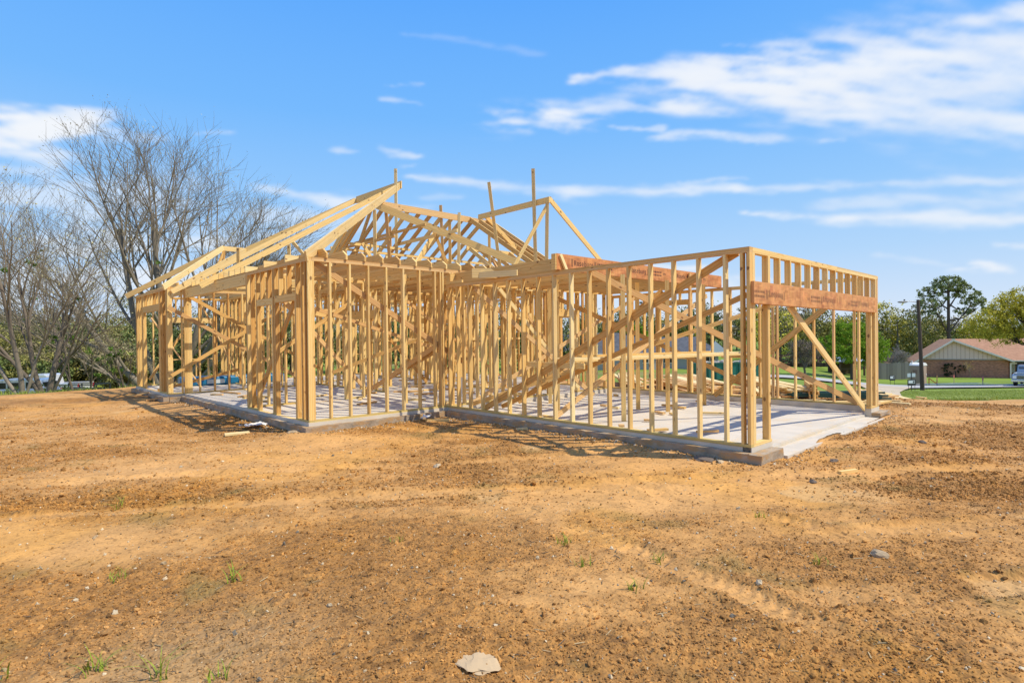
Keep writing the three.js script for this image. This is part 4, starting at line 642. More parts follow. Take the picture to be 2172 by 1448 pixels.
function greyHouse(px, f, w, dep, wh, rise, turn, label, gableWhite) {
  const [x, z] = cd((px - 1086) / 1205 * f, f), y = height(x, z), h = thing('grey_roofed_house', label, 'house', [x, y - .1, z], -YAW + turn);
  mesh('wall', bx(-w / 2, w / 2, 0, wh, -dep, 0), std(.36, .35, .36, .85), h);
  mesh('roof', slabGeo(V(-w / 2 - .5, wh - .2, .5), V(w / 2 + .5, wh - .2, .5), V(w / 2 - w * .18, wh + rise, -dep / 2), V(-w / 2 + w * .18, wh + rise, -dep / 2), .15), roofGrey, h);
  mesh('roof', slabGeo(V(w / 2 + .5, wh - .2, .5), V(w / 2 + .5, wh - .2, -dep - .5), V(w / 2 - w * .18, wh + rise, -dep / 2), V(w / 2 - w * .18, wh + rise, -dep / 2), .15), roofGrey, h);
  mesh('roof', slabGeo(V(-w / 2 - .5, wh - .2, -dep - .5), V(-w / 2 - .5, wh - .2, .5), V(-w / 2 + w * .18, wh + rise, -dep / 2), V(-w / 2 + w * .18, wh + rise, -dep / 2), .15), roofGrey, h);
  mesh('fascia', bx(-w / 2 - .5, w / 2 + .5, wh - .36, wh - .19, .46, .52), std(.5, .47, .45, .7), h);
  for (const k of [-.28, .05, .3]) { const wn = mesh('window', bx(w * k, w * k + 1.1, .8, 1.9, .0, .05), glassDark, h); mesh('frame', mergeGeometries([bx(w * k - .06, w * k + 1.16, 1.9, 1.98, .0, .07), bx(w * k - .06, w * k + 1.16, .72, .8, .0, .07), bx(w * k + .52, w * k + .58, .8, 1.9, .05, .07)]), white, wn); }
  if (gableWhite) { const s = new THREE.Shape(); s.moveTo(0, 0); s.lineTo(2.6, 0); s.lineTo(.9, 1.5); s.closePath(); const g = mesh('gable', new THREE.ExtrudeGeometry(s, { depth: .2, bevelEnabled: false }), std(.52, .55, .60, .7), h); g.position.set(w / 2 - 1.4, wh - .3, .4); }
  return h;
}
greyHouse(1318, 58, 7.5, 7, 2.0, 1.9, .1, 'house with a dark grey hipped roof seen through the garage studs', false);
greyHouse(1450, 62, 7.5, 8, 1.9, 1.7, -.05, 'house with dark grey roof and pale gable behind the green skip', true);
greyHouse(1215, 66, 9, 8, 2.2, 2.0, .15, 'low house with slate grey roof hidden behind the inner studs', false);
{ const p = at(1912, 80); const h = thing('small_house', 'small house with pinkish roof and grey gable behind the wooden fence', 'house', [p[0], p[1] - .5, p[2]], -YAW); h.scale.set(.62, .72, .7); mesh('wall', bx(-2.6, 2.6, 0, 2.3, -5, 0), std(.42, .40, .38, .8), h); const s = new THREE.Shape(); s.moveTo(-3, 2.2); s.lineTo(3, 2.2); s.lineTo(0, 3.5); s.closePath(); mesh('gable', new THREE.ExtrudeGeometry(s, { depth: .1, bevelEnabled: false }), std(.5, .49, .47, .8), h); mesh('roof', slabGeo(V(3.2, 2.15, .3), V(3.2, 2.15, -5), V(0, 3.62, -5), V(0, 3.62, .3), .12), roofTexOf([.34, .2, .15], [.44, .27, .2], 21), h); mesh('roof', slabGeo(V(0, 3.61, .3), V(0, 3.61, -5), V(-3.2, 2.15, -5), V(-3.2, 2.15, .3), .12), roofBrown, h); mesh('chimney', bx(1.4, 2.0, 2.6, 4.1, -2, -1.4), std(.05, .05, .05, .8), h); }
{ // garden shelter under the bright green tree
  const p = at(1808, 66), h = thing('garden_shelter', 'open timber garden shelter with grey metal roof under the bright green tree', 'shelter', p, -YAW); for (const [x, z] of [[-1.4, 0], [1.4, 0], [-1.4, -2.4], [1.4, -2.4]]) mesh('post', bx(x - .08, x + .08, 0, 1.75, z - .08, z + .08), std(.13, .085, .055, .9), h); const c = new THREE.ConeGeometry(2.4, .85, 4); c.rotateY(Math.PI / 4); mesh('roof', c.translate(0, 2.1, -1.2), std(.42, .44, .47, .4, { metalness: .5 }), h); mesh('rail', bx(-1.4, 1.4, .75, .85, -.05, .05), std(.13, .085, .055, .9), h); mesh('back_wall', bx(-1.4, 1.4, 0, 1.4, -2.5, -2.42), std(.12, .08, .05, .9), h); }
{ // board fence
  const f = 64, [x, z] = cd((1868 - 1086) / 1205 * f, f), h = thing('board_fence', 'weathered grey board fence left of the brick house', 'fence', [x - .0, height(x, z), z], -YAW); const mats = [std(.20, .19, .18, .95), std(.24, .225, .21, .95), std(.17, .16, .155, .95)]; const g = bx(-.07, .07, 0, 1.85, -.012, .012), r = rng(6); for (let k = 0; k < 30; k++) { const b = mesh('board', g, mats[Math.floor(r() * 3)], h); b.position.set(-.8 + k * .152, -.03 * r(), 0); } mesh('rail', bx(-.9, 3.8, 1.45, 1.55, -.07, -.02), mats[0], h); mesh('rail', bx(-.9, 3.8, .35, .45, -.07, -.02), mats[0], h); }
{ const p = at(1700, 72), h = thing('hedge_wall', 'reddish brown clipped hedge behind the small grey tree', 'hedge', p, -YAW); mesh('foliage', crownGeo(131, [[-2.2, .9, 0, 1.6, .8, .7], [0, .9, 0, 1.6, .8, .7], [2.2, .8, 0, 1.4, .7, .7]], 3600, .09, [[.10, .06, .045], [.22, .13, .10]], .3), leafMatFar, h); mesh('stems', bx(-3.4, 3.4, 0, .5, -.2, .2), std(.06, .045, .035, 1), h); }
{ const p = at(2027, 68.6), h = thing('shrub', 'dark round shrub against the brick wall', 'shrub', p, -YAW); mesh('foliage', crownGeo(133, [[-.8, .95, 0, .85, .8, .5], [.7, 1.05, 0, .85, .8, .5]], 2600, .07, [[.012, .022, .008], [.05, .06, .02]], .3), leafMatFar, h); mesh('stem', new THREE.CylinderGeometry(.06, .1, .8, 7).translate(0, .35, 0), std(.08, .06, .045, 1), h); }
{ const p = at(2060, 66); bareTree('sapling', 'spindly sapling with a few golden leaves in front of the brick wall', 'sapling', p, 137, [{ d: [-.15, 1, -.1], l: 1.3, r: .03 }], { kids: [5, 4, 3], leaf: 0, buds: 2, budSize: .06, budCol: [[.3, .2, .05], [.45, .3, .08]] }); }
// ---------------------------------------------------------------- street side: road, pole, toilet, signs, stakes
const roadMat = std(.40, .385, .36, .9);
function strip(name, pts, w, mat, lift, label) { const pos = [], idx = []; pts.forEach(([px, f], i) => { for (const s of [-1, 1]) { const [x, z] = cd((px - 1086) / 1205 * f, f + s * w / 2); const y = height(x, z) + lift; pos.push(x, y, z); } if (i) { const k = i * 2; idx.push(k - 2, k, k - 1, k - 1, k, k + 1); } }); const g = new THREE.BufferGeometry(); g.setAttribute('position', new THREE.Float32BufferAttribute(pos, 3)); g.setIndex(idx); g.computeVertexNormals(); const e = mesh(name, g, mat); struct(e, label, 'road'); return e; }
{ const a = []; for (let px = 1500; px <= 2700; px += 25) a.push([px, 50.5]); strip('road', a, 6.5, roadMat, .12, 'pale concrete street in front of the brick house'); const b = []; for (let px = 1950; px <= 2090; px += 14) b.push([px, 54.2]); strip('driveway_apron', b, 2.4, std(.52, .50, .46, .9), .2, 'light concrete drive apron on the far side of the street'); }
{ const pos = [], idx = []; const A = [[1855, 30, 1918, 30], [1850, 34, 1912, 34], [1846, 39, 1908, 39], [1830, 44, 1920, 44], [1815, 48, 1935, 48]]; A.forEach((q, i) => { for (const [px, f] of [[q[0], q[1]], [q[2], q[3]]]) { const [x, z] = cd((px - 1086) / 1205 * f, f); pos.push(x, height(x, z) + .14, z); } if (i) { const k = i * 2; idx.push(k - 2, k - 1, k, k, k - 1, k + 1); } }); const g = new THREE.BufferGeometry(); g.setAttribute('position', new THREE.Float32BufferAttribute(pos, 3)); g.setIndex(idx); g.computeVertexNormals(); struct(mesh('driveway', g, std(.50, .40, .28, .95)), 'sandy concrete driveway running from the garage to the street', 'driveway'); }
{ const p = at(1957, 45), h = thing('street_lamp', 'dark wooden lamp post with a drooping lamp beside the street', 'street lamp', p, -YAW); const t = new Tubes(); t.add([V(0, -.3, 0), V(-.13, 3, 0), V(-.32, 7.2, 0)], [.155, .135, .11], 12, [.085, .06, .048]); mesh('post', t.geo(), barkMat, h); mesh('arm', new THREE.TubeGeometry(new THREE.CatmullRomCurve3([V(-.32, 6.95, 0), V(-.75, 7.05, 0), V(-1.25, 7.08, 0)]), 12, .03, 6), std(.3, .3, .3, .5, { metalness: .7 }), h); const lamp = new THREE.SphereGeometry(.2, 16, 8); lamp.scale(2.0, .42, .8); mesh('lamp_head', lamp.translate(-1.55, 7.02, 0), std(.2, .2, .2, .5), h); mesh('photocell', new THREE.CylinderGeometry(.06, .06, .12, 10).translate(-1.4, 7.17, 0), std(.12, .12, .12, .5), h); }
{ const p = at(1948, 57), h = thing('portable_toilet', 'tan portable toilet with white roof behind the lamp post', 'toilet', [p[0], p[1], p[2]], -YAW + .62), tan = std(.36, .25, .19, .6); mesh('cabin', new RoundedBoxGeometry(1.1, 1.95, 1.1, 3, .05).translate(0, 1.0, 0), tan, h); const rs = new THREE.Shape(); rs.moveTo(-.6, 0); rs.lineTo(.6, 0); rs.quadraticCurveTo(.5, .26, 0, .3); rs.quadraticCurveTo(-.5, .26, -.6, 0); mesh('roof', new THREE.ExtrudeGeometry(rs, { depth: 1.16, bevelEnabled: false }).translate(0, 1.96, -.58), std(.8, .79, .77, .5), h); const d = mesh('door', bx(-.38, .38, .15, 1.8, .55, .575), std(.40, .285, .22, .6), h); mesh('latch', bx(.24, .32, 1.0, 1.14, .575, .6), std(.8, .8, .78, .5), d); mesh('side_emblem', bx(-.565, -.552, 1.15, 1.55, -.28, .1), std(.24, .15, .11, .7), h); mesh('skid', bx(-.55, .55, 0, .1, -.6, .6), std(.1, .1, .1, .8), h); mesh('vent_pipe', new THREE.CylinderGeometry(.05, .05, .5, 8).translate(-.4, 2.2, -.4), std(.7, .7, .68, .5), h); }
function yardSign(px, f, w, hh, label, double) { const p = at(px, f), h = thing('yard_sign', label, 'sign', p, -YAW + .15), blk = std(.03, .032, .036, .5), wht = std(.68, .72, .76, .5); for (const s of [-1, 1]) mesh('leg', bx(s * w * .38 - .012, s * w * .38 + .012, -.1, .55, -.01, .01), blk, h); mesh('panel', bx(-w / 2, w / 2, .45, .45 + hh, -.012, .012), blk, h); mesh('print', bx(-w * .40, w * .36, .45 + hh * .38, .45 + hh * .86, .013, .016), wht, h); mesh('emblem', new THREE.CylinderGeometry(hh * .17, hh * .17, .006, 16).rotateX(Math.PI / 2).translate(w * .22, .45 + hh * .62, .018), blk, h); if (double) { mesh('rider_panel', bx(-w * .45, w * .5, .45 + hh + .2, .45 + hh + .48, -.06, -.04), std(.5, .58, .64, .5), h); mesh('pole', bx(-.02, .04, 0, .45 + hh + .6, -.04, -.02), blk, h); } return h; }
yardSign(1893, 56, .62, .5, 'small black and white sign on the grass near the fence', false); yardSign(1934, 43.5, .72, .46, 'two-tier black and white sign beside the lamp post', true);
const orange = std(.75, .22, .05, .8), stakeW = std(.62, .48, .3, .9), pink = std(.75, .2, .2, .8);
{ const h = thing('orange_barricade', 'orange strip tied between two stakes beside the portable toilet', 'barricade', at(1979, 55), -YAW); for (const x of [-.38, .4]) mesh('stake', bx(x - .035, x + .035, 0, x < 0 ? .75 : .98, -.03, .03), x < 0 ? orange : std(.7, .36, .12, .8), h); const m = mesh('strip', new THREE.BoxGeometry(.95, .08, .02), orange, h); m.position.set(.02, .42, .04); m.rotation.z = -.62; }
for (const [px, f, l] of [[2024, 59, 'survey stake with pink ribbon on the lawn before the brick wall'], [2085, 52.5, 'survey stake with red ribbon beside the far kerb of the street']]) { const h = thing('survey_stake', l, 'stake', at(px, f), -YAW); mesh('stake', bx(-.03, .03, -.1, .85, -.02, .02), stakeW, h); mesh('ribbon', bx(-.09, .05, .55, .85, .02, .03), pink, h); }
{ const h = thing('floodlight_mast', 'thin floodlight mast far beyond the bright green tree', 'mast', at(1356, 150), -YAW); mesh('mast', new THREE.CylinderGeometry(.12, .2, 12, 8).translate(0, 6, 0), std(.2, .2, .2, .6), h); mesh('crossbar', bx(-.9, .9, 11.4, 11.55, -.08, .08), std(.15, .15, .15, .6), h); for (const x of [-.75, -.2, .35, .75]) mesh('floodlight', bx(x - .15, x + .15, 11.55, 11.95, -.1, .2), std(.1, .1, .1, .5), h); }
// cars
function wheel(parent, x, y, z, r, w) { const g = mesh('wheel', new THREE.TorusGeometry(r * .72, r * .28, 10, 24).scale(1, 1, w / (r * .56)), std(.02, .02, .02, .9), parent); g.position.set(x, y, z); mesh('rim', new THREE.CylinderGeometry(r * .55, r * .55, w * .7, 20).rotateX(Math.PI / 2), std(.45, .45, .46, .35, { metalness: .7 }), g); }
function carBody(profile, w, bev, mat, name, parent, z = 0) { const s = new THREE.Shape(profile.map(q => new THREE.Vector2(...q))); return mesh(name, new THREE.ExtrudeGeometry(s, { depth: w - bev * 2, bevelEnabled: true, bevelThickness: bev, bevelSize: bev, bevelSegments: 3, steps: 1 }).translate(0, 0, -w / 2 + bev + z), mat, parent); }
const paintOf = (r, g, b) => new THREE.MeshPhysicalMaterial({ color: new THREE.Color().setRGB(r, g, b), roughness: .35, clearcoat: .8, clearcoatRoughness: .15, metalness: .3 });
{ // silver sport utility car at the left, rear to the right
  const p = at(20, 35), h = thing('silver_car', 'silver estate car parked below the bank at the left edge', 'car', p, -YAW + .22), pm = paintOf(.50, .52, .55);
  carBody([[-2.3, .38], [2.3, .4], [2.36, .95], [2.2, 1.08], [-1.0, 1.1], [-2.2, .98], [-2.4, .8]], 1.85, .08, pm, 'body', h); carBody([[-1.0, 1.1], [2.15, 1.08], [1.95, 1.62], [1.75, 1.7], [-.1, 1.7], [-.35, 1.62]], 1.62, .07, pm, 'cabin', h);
  for (const [a, b] of [[-.62, .2], [.3, 1.15], [1.25, 1.95]]) for (const s of [-1, 1]) mesh('window', bx(a, b, 1.2, 1.56, s * .815 - .012, s * .815 + .012), glassDark, h); mesh('rear_window', bx(2.06, 2.16, 1.18, 1.55, -.66, .66), glassDark, h);
  for (const s of [-1, 1]) mesh('tail_light', bx(2.34, 2.42, .82, 1.08, s * .74 - .13, s * .74 + .13), std(.5, .02, .02, .3), h); mesh('bumper', bx(2.3, 2.5, .42, .62, -.85, .85), std(.5, .5, .52, .4), h); for (const x of [-1.45, 1.45]) for (const s of [-1, 1]) wheel(h, x, .34, s * .8, .34, .22);
}
{ const p = at(95, 41), h = thing('white_pickup', 'white pickup truck mostly hidden behind the dark fanning tree', 'truck', p, -YAW + .1), pm = paintOf(.68, .68, .68); carBody([[-2.7, .45], [2.6, .45], [2.65, 1.12], [-2.6, 1.1], [-2.75, .8]], 1.9, .07, pm, 'body', h); carBody([[-1.2, 1.1], [.7, 1.1], [.55, 1.7], [.4, 1.78], [-.5, 1.78]], 1.65, .06, pm, 'cabin', h); for (const s of [-1, 1]) { mesh('window', bx(-.5, .4, 1.25, 1.62, s * .83 - .012, s * .83 + .012), glassDark, h); mesh('tail_light', bx(2.64, 2.72, .8, 1.1, s * .84 - .08, s * .84 + .08), std(.5, .02, .02, .3), h); for (const x of [-1.8, 1.7]) wheel(h, x, .38, s * .82, .38, .25); } mesh('tailgate', bx(2.66, 2.7, .6, 1.1, -.75, .75), pm, h); }
{ const p = at(170, 38), h = thing('utility_trailer', 'low black utility trailer with mesh sides on the grass at the left', 'trailer', p, -YAW + .05), blk = std(.025, .035, .035, .6); for (const s of [-.8, .8]) { for (const y of [.45, .8, 1.15]) mesh('rail', bx(-1.4, 1.4, y - .03, y + .03, s - .03, s + .03), blk, h); for (const x of [-1.37, -.5, .45, 1.37]) mesh('post', bx(x - .03, x + .03, .46, 1.18, s - .028, s + .028), blk, h); wheel(h, 0, .3, s * 1.1, .3, .2); } for (const y of [.45, 1.15]) mesh('rail', bx(1.34, 1.4, y - .03, y + .03, -.8, .8), blk, h); mesh('deck', bx(-1.4, 1.4, .4, .45, -.8, .8), std(.1, .08, .06, .9), h); mesh('cargo', bx(-1.0, -.1, .46, .95, -.5, .4), std(.06, .065, .06, .9), h); }
{ // old pickup, only its front in the picture
  const p = at(2188, 50), h = thing('blue_pickup', 'old blue-grey pickup with twin-row chrome grille parked at the right edge', 'truck', [p[0], p[1] + .1, p[2]], -YAW + .72), pm = paintOf(.20, .27, .36), chrome = std(.75, .75, .76, .25, { metalness: .9 }), ink = std(.03, .03, .035, .6);
  carBody([[-2.5, .5], [2.7, .5], [2.75, 1.1], [-.9, 1.12], [-2.4, 1.02], [-2.55, .85]], 1.95, .07, pm, 'body', h); carBody([[-.9, 1.12], [.75, 1.12], [.6, 1.68], [.45, 1.76], [-.35, 1.76]], 1.7, .06, pm, 'cabin', h);
  const ws = mesh('windscreen', bx(-.02, .02, 0, .6, -.74, .74), std(.06, .08, .1, .1), h); ws.position.set(-.86, 1.16, 0); ws.rotation.z = -.62;
  for (const s of [-1, 1]) { mesh('window', bx(-.4, .45, 1.22, 1.62, s * .86 - .01, s * .86 + .01), glassDark, h); mesh('headlight', bx(-2.64, -2.58, .72, .96, s * .78 - .12, s * .78 + .12), std(.8, .8, .78, .2), h); for (const x of [-1.65, 1.75]) wheel(h, x, .38, s * .84, .38, .26); }
  for (const y of [.74, .88]) mesh('grille', bx(-2.63, -2.58, y, y + .09, -.62, .62), ink, h); for (const y of [.70, .84, .985]) mesh('grille_bar', bx(-2.65, -2.6, y, y + .03, -.64, .64), chrome, h); mesh('bumper', new RoundedBoxGeometry(.18, .2, 2.0, 2, .05).translate(-2.64, .55, 0), chrome, h); mesh('number_plate', bx(-2.75, -2.735, .50, .62, -.16, .16), std(.75, .75, .72, .5), h); mesh('hood', bx(-2.4, -.95, 1.1, 1.15, -.85, .85), pm, h);
}
// green skip behind the lumber
{ const p = at(1552, 42), h = thing('rubbish_skip', 'dark green steel rubbish skip behind the lumber pile', 'skip', p, -YAW + .06), gm = std(.02, .17, .13, .6), gd = std(.014, .1, .08, .7); mesh('tub', new THREE.ExtrudeGeometry((() => { const s = new THREE.Shape(); s.moveTo(-2.5, .12); s.lineTo(2.5, .12); s.lineTo(2.65, 1.3); s.lineTo(2.57, 1.3); s.lineTo(2.42, .2); s.lineTo(-2.42, .2); s.lineTo(-2.57, 1.3); s.lineTo(-2.65, 1.3); s.closePath(); return s; })(), { depth: 2.0, bevelEnabled: false }).translate(0, 0, -2), gm, h); mesh('side_panel', bx(-2.56, 2.56, .14, 1.28, -.0, .04), gm, h); mesh('side_panel', bx(-2.56, 2.56, .14, 1.28, -2.05, -2.01), gm, h); for (let k = 0; k < 9; k++) mesh('rib', bx(-2.4 + k * .58, -2.32 + k * .58, .16, 1.26, .04, .11), gd, h); mesh('rim', bx(-2.68, 2.68, 1.26, 1.36, -.02, .09), gd, h); const r = rng(12), deb = []; for (let k = 0; k < 26; k++) { const b = new RoundedBoxGeometry(.25 + r() * .6, .05 + r() * .2, .2 + r() * .4, 1, .02); b.rotateY(r() * 6); b.rotateZ((r() - .5)); b.translate((r() - .5) * 4.4, 1.2 + r() * .25, -.3 - r() * 1.4); deb.push(b); } mesh('debris', mergeGeometries(deb), std(.55, .48, .4, .9), h); }
console.log('background done');
// ---------------------------------------------------------------- lumber stacked on the soil beside the garage
{ const r = rng(77); const boards = (cx, cz, turn, rows, cols, L, dims, sp, label, group, jit = .12) => { const y0 = height(cx, cz) + .07; for (let j = 0; j < rows; j++) for (let i = 0; i < cols; i++) { const [h, w] = dims, t = turn + (r() - .5) * .05 * jit * 8, off = (i - (cols - 1) / 2) * (w + .004), lx = Math.cos(turn), lz = -Math.sin(turn), sl = (r() - .5) * jit * 2; const a = V(cx + lz * -off + lx * sl - Math.cos(t) * L / 2, y0 + j * (h + .003) + h / 2, cz + lx * off * 1 + lz * sl + Math.sin(t) * L / 2), b = V(a.x + Math.cos(t) * L, a.y, a.z - Math.sin(t) * L); const m = member(scene, numbered('lumber_board'), a, b, h, w, sp[Math.floor(r() * sp.length)]); tag(m, label, 'lumber board', group); } };
  boards(10.6, -4.2, .72, 6, 6, 4.8, [.038, .14], 'ppry', 'pale board in the long stack beyond the garage wall', 'long lumber stack', .3);
  boards(9.3, -2.4, .42, 4, 5, 1.5, [.09, .038], 'yo', 'short yellow board in the cut pile beyond the garage wall', 'short lumber pile', .18);
  boards(11.6, -7.2, .78, 5, 6, 4.6, [.038, .19], 'rpo', 'pinkish plank in the stack in front of the green skip', 'pink plank stack', .3);
  boards(8.6, -6.0, .85, 4, 4, 4.4, [.038, .19], 'oor', 'orange plank in the pile by the far garage corner', 'orange plank pile', .35);
  boards(9.9, -8.9, .7, 5, 5, 4.8, [.038, .14], 'prp', 'pale plank in the stack furthest behind the garage', 'furthest pale stack', .35);
  boards(8.3, -3.5, .5, 3, 4, 2.4, [.038, .14], 'ypr', 'plank in the low pile just beyond the garage studs', 'low pile beyond the garage studs', .5);
  boards(13.4, -1.6, .55, 2, 5, 3.6, [.038, .09], 'pp', 'pale stud in the loose pile near the driveway', 'loose pile near the driveway', .5);
  const metal = std(.03, .09, .07, .5, { metalness: .3 }); for (let k = 0; k < 9; k++) { const m = mesh('metal_angle', new THREE.BoxGeometry(2.3, .04, .05), metal); const x = 8.9 + k * .03, z = -1.55 - k * .07; m.position.set(x, height(x, z) + .1 + (k % 3) * .045, z); m.rotation.set(0, -1.18 + (k % 4) * .03, .02 * (k % 3)); tag(m, 'dark green metal length in the bundle by the garage corner', 'metal length', 'green metal bundle'); }
  // loose boards on the soil
  for (let k = 0; k < 80; k++) { const x = 6.6 + r() * 6.5, z = -7.5 + r() * 7.2, L = .25 + r() * r() * 2.2, t = r() * 3.14, y = height(x, z) + .035 + r() * .04; const a = V(x - Math.cos(t) * L / 2, y, z - Math.sin(t) * L / 2), b = V(x + Math.cos(t) * L / 2, y + (r() - .5) * .05, z + Math.sin(t) * L / 2); tag(member(scene, numbered('wood_offcut'), a, b, S, .06 + r() * .08, 'pyor'[Math.floor(r() * 4)]), 'loose offcut lying on the soil beyond the garage', 'offcut', 'offcuts on the soil beyond the garage'); }
  // offcuts on the slab
  for (let k = 0; k < 70; k++) { const g = k < 16; const x = g ? .5 + r() * 5 : -2.9 + r() * 8.5, z = g ? -1.2 - r() * 5.2 : -7.2 - r() * 8, L = .12 + r() * r() * (g ? .5 : 1.3), t = r() * 3.14, y = (g ? -.10 : .0) + S / 2 + .004; const a = V(x - Math.cos(t) * L / 2, y, z - Math.sin(t) * L / 2), b = V(x + Math.cos(t) * L / 2, y, z + Math.sin(t) * L / 2); tag(member(scene, numbered('wood_offcut'), a, b, S, .05 + r() * .05, 'pyor'[Math.floor(r() * 4)]), g ? 'offcut on the garage floor' : 'offcut on the floor of the house slab', 'offcut', g ? 'offcuts on the garage floor' : 'offcuts on the house slab'); }
  const one = (x, z, L, t, w, sp, label, tilt = 0, lift = .02) => { const y = height(x, z) + lift; tag(member(scene, numbered('wood_offcut'), V(x - Math.cos(t) * L / 2, y - tilt, z - Math.sin(t) * L / 2), V(x + Math.cos(t) * L / 2, y + tilt, z + Math.sin(t) * L / 2), S, w, sp), label, 'offcut'); };
  one(-4.1, -7.9, .42, .2, .14, 'p', 'pale flat offcut lying in the frame shadow at the left'); one(-.62, -6.35, .5, .75, .12, 'y', 'yellow offcut in the inner corner beside the white plastic'); one(-3.75, -15.9, .6, .5, .09, 'r', 'pink offcut leaning on the slab edge at the far wing', .05, .06); one(-3.95, -17.4, .55, .6, .09, 'r', 'pink offcut nearer the end of the far wing ledge', .05, .06); one(-.25, -4.2, .22, .3, .07, 'p', 'small pale chip on the soil beside the garage ledge');
  one(.45, 1.05, .3, .4, .06, 'y', 'splintered stick among rubble by the door apron');
}
// sheets, rubbish, tins
const crumple = (seed, w, d, h) => { const g = new THREE.PlaneGeometry(w, d, 14, 10); g.rotateX(-Math.PI / 2); const p = g.attributes.position; for (let i = 0; i < p.count; i++) { const x = p.getX(i), z = p.getZ(i); p.setXYZ(i, x + (vn(x * 9 + seed, z * 9) - .5) * .08, h * (vn(x * 11 + seed, z * 11) * .7 + vn(x * 27, z * 27 + seed) * .4), z + (vn(x * 9, z * 9 + seed) - .5) * .08); } g.computeVertexNormals(); return g; };
{ const m = tag(mesh('plastic_sheet', crumple(3, .28, .2, .09), std(.72, .68, .62, .45, { side: THREE.DoubleSide })), 'crumpled white plastic sheet in the inner corner of the slab', 'plastic sheet'); m.position.set(-.78, height(-.78, -6.5) + .04, -6.52); m.rotation.y = .8; }
{ const m = tag(mesh('plastic_sheet', crumple(7, .42, .3, .1), std(.66, .62, .56, .5, { side: THREE.DoubleSide })), 'scrunched pale foil beside the porch slab edge', 'plastic sheet'); m.position.set(-3.62, height(-3.62, -8.4) + .03, -8.4); }
{ const m = tag(mesh('blue_cup', new THREE.CylinderGeometry(.035, .03, .1, 14), std(.02, .32, .62, .4)), 'small bright blue cup on the garage floor near the side wall', 'cup'); m.position.set(.32, -.07, -3.05); m.rotation.z = 1.4; }
{ const h = thing('blue_bundle', 'long low bundle wrapped in blue plastic at the far side of the slab', 'bundle', [-.9, .004, -18.35], -.12); const g = new RoundedBoxGeometry(3.4, .3, .8, 4, .08), p = g.attributes.position; for (let i = 0; i < p.count; i++) p.setY(i, p.getY(i) + .15 + .02 * (vn(p.getX(i) * 6, p.getZ(i) * 6) - .5)); mesh('wrapping', g, std(.01, .16, .32, .4), h); for (const x of [-.9, .35]) mesh('print', bx(x, x + .55, .06, .2, .4, .408), std(.5, .58, .62, .5), h); }
// ---------------------------------------------------------------- stones, clods, straw and weeds on the soil
function rockGeo(seed, det = 1, flat = .7) { const g = mergeVertices(new THREE.IcosahedronGeometry(1, det).deleteAttribute('uv').deleteAttribute('normal')), p = g.attributes.position, r = rng(seed); for (let i = 0; i < p.count; i++) { const X = p.getX(i), Y = p.getY(i), Z = p.getZ(i), k = det < 2 ? .68 + .55 * r() : .45 + .12 * r() + .8 * vn(X * 1.7 + seed * 3.1, Z * 1.7 + Y * 1.3) + .25 * vn(X * 5 + seed, Z * 5 + Y * 4); p.setXYZ(i, p.getX(i) * k, p.getY(i) * k * flat, p.getZ(i) * k); } const q = g.toNonIndexed(); q.computeVertexNormals(); return q; }
const rockM = [std(.50, .37, .22, .95), std(.40, .29, .17, .95), std(.15, .11, .08, .9), std(.54, .38, .21, .95)];
const rock = (x, z, s, k, seed, label, flat = .6) => { const m = tag(mesh('stone', rockGeo(seed, flat < .2 ? 4 : 2, flat), rockM[k]), label, 'stone'); m.scale.set(s, s * .8, s * .72); m.rotation.y = seed; m.position.set(x, height(x, z) + s * flat * .12, z); return m; };
rock(-2.56, 2.13, .06, 1, 5, 'squared grey stone on the soil towards the right'); rock(-5.66, .98, .13, 3, 8, 'flat pale stone slab set in the soil nearest the viewer', .14).position.y -= .006; rock(-.3, -.55, .13, 2, 11, 'flat dark slate piece against the garage ledge', .3); rock(-.28, -.3, .06, 0, 13, 'pale stone beside the dark slate piece'); rock(-3.0, -3.1, .07, 0, 17, 'pale stone in the clods before the garage wall'); rock(.9, .75, .06, 2, 19, 'dark lump beside the door apron'); rock(3.3, 1.3, .06, 2, 23, 'dark stone on the soil right of the apron'); rock(-.5, .95, .05, 2, 29, 'small dark stone below the slab corner'); rock(-3.45, -6.95, .09, 1, 31, 'grey stone at the front corner of the front room slab');
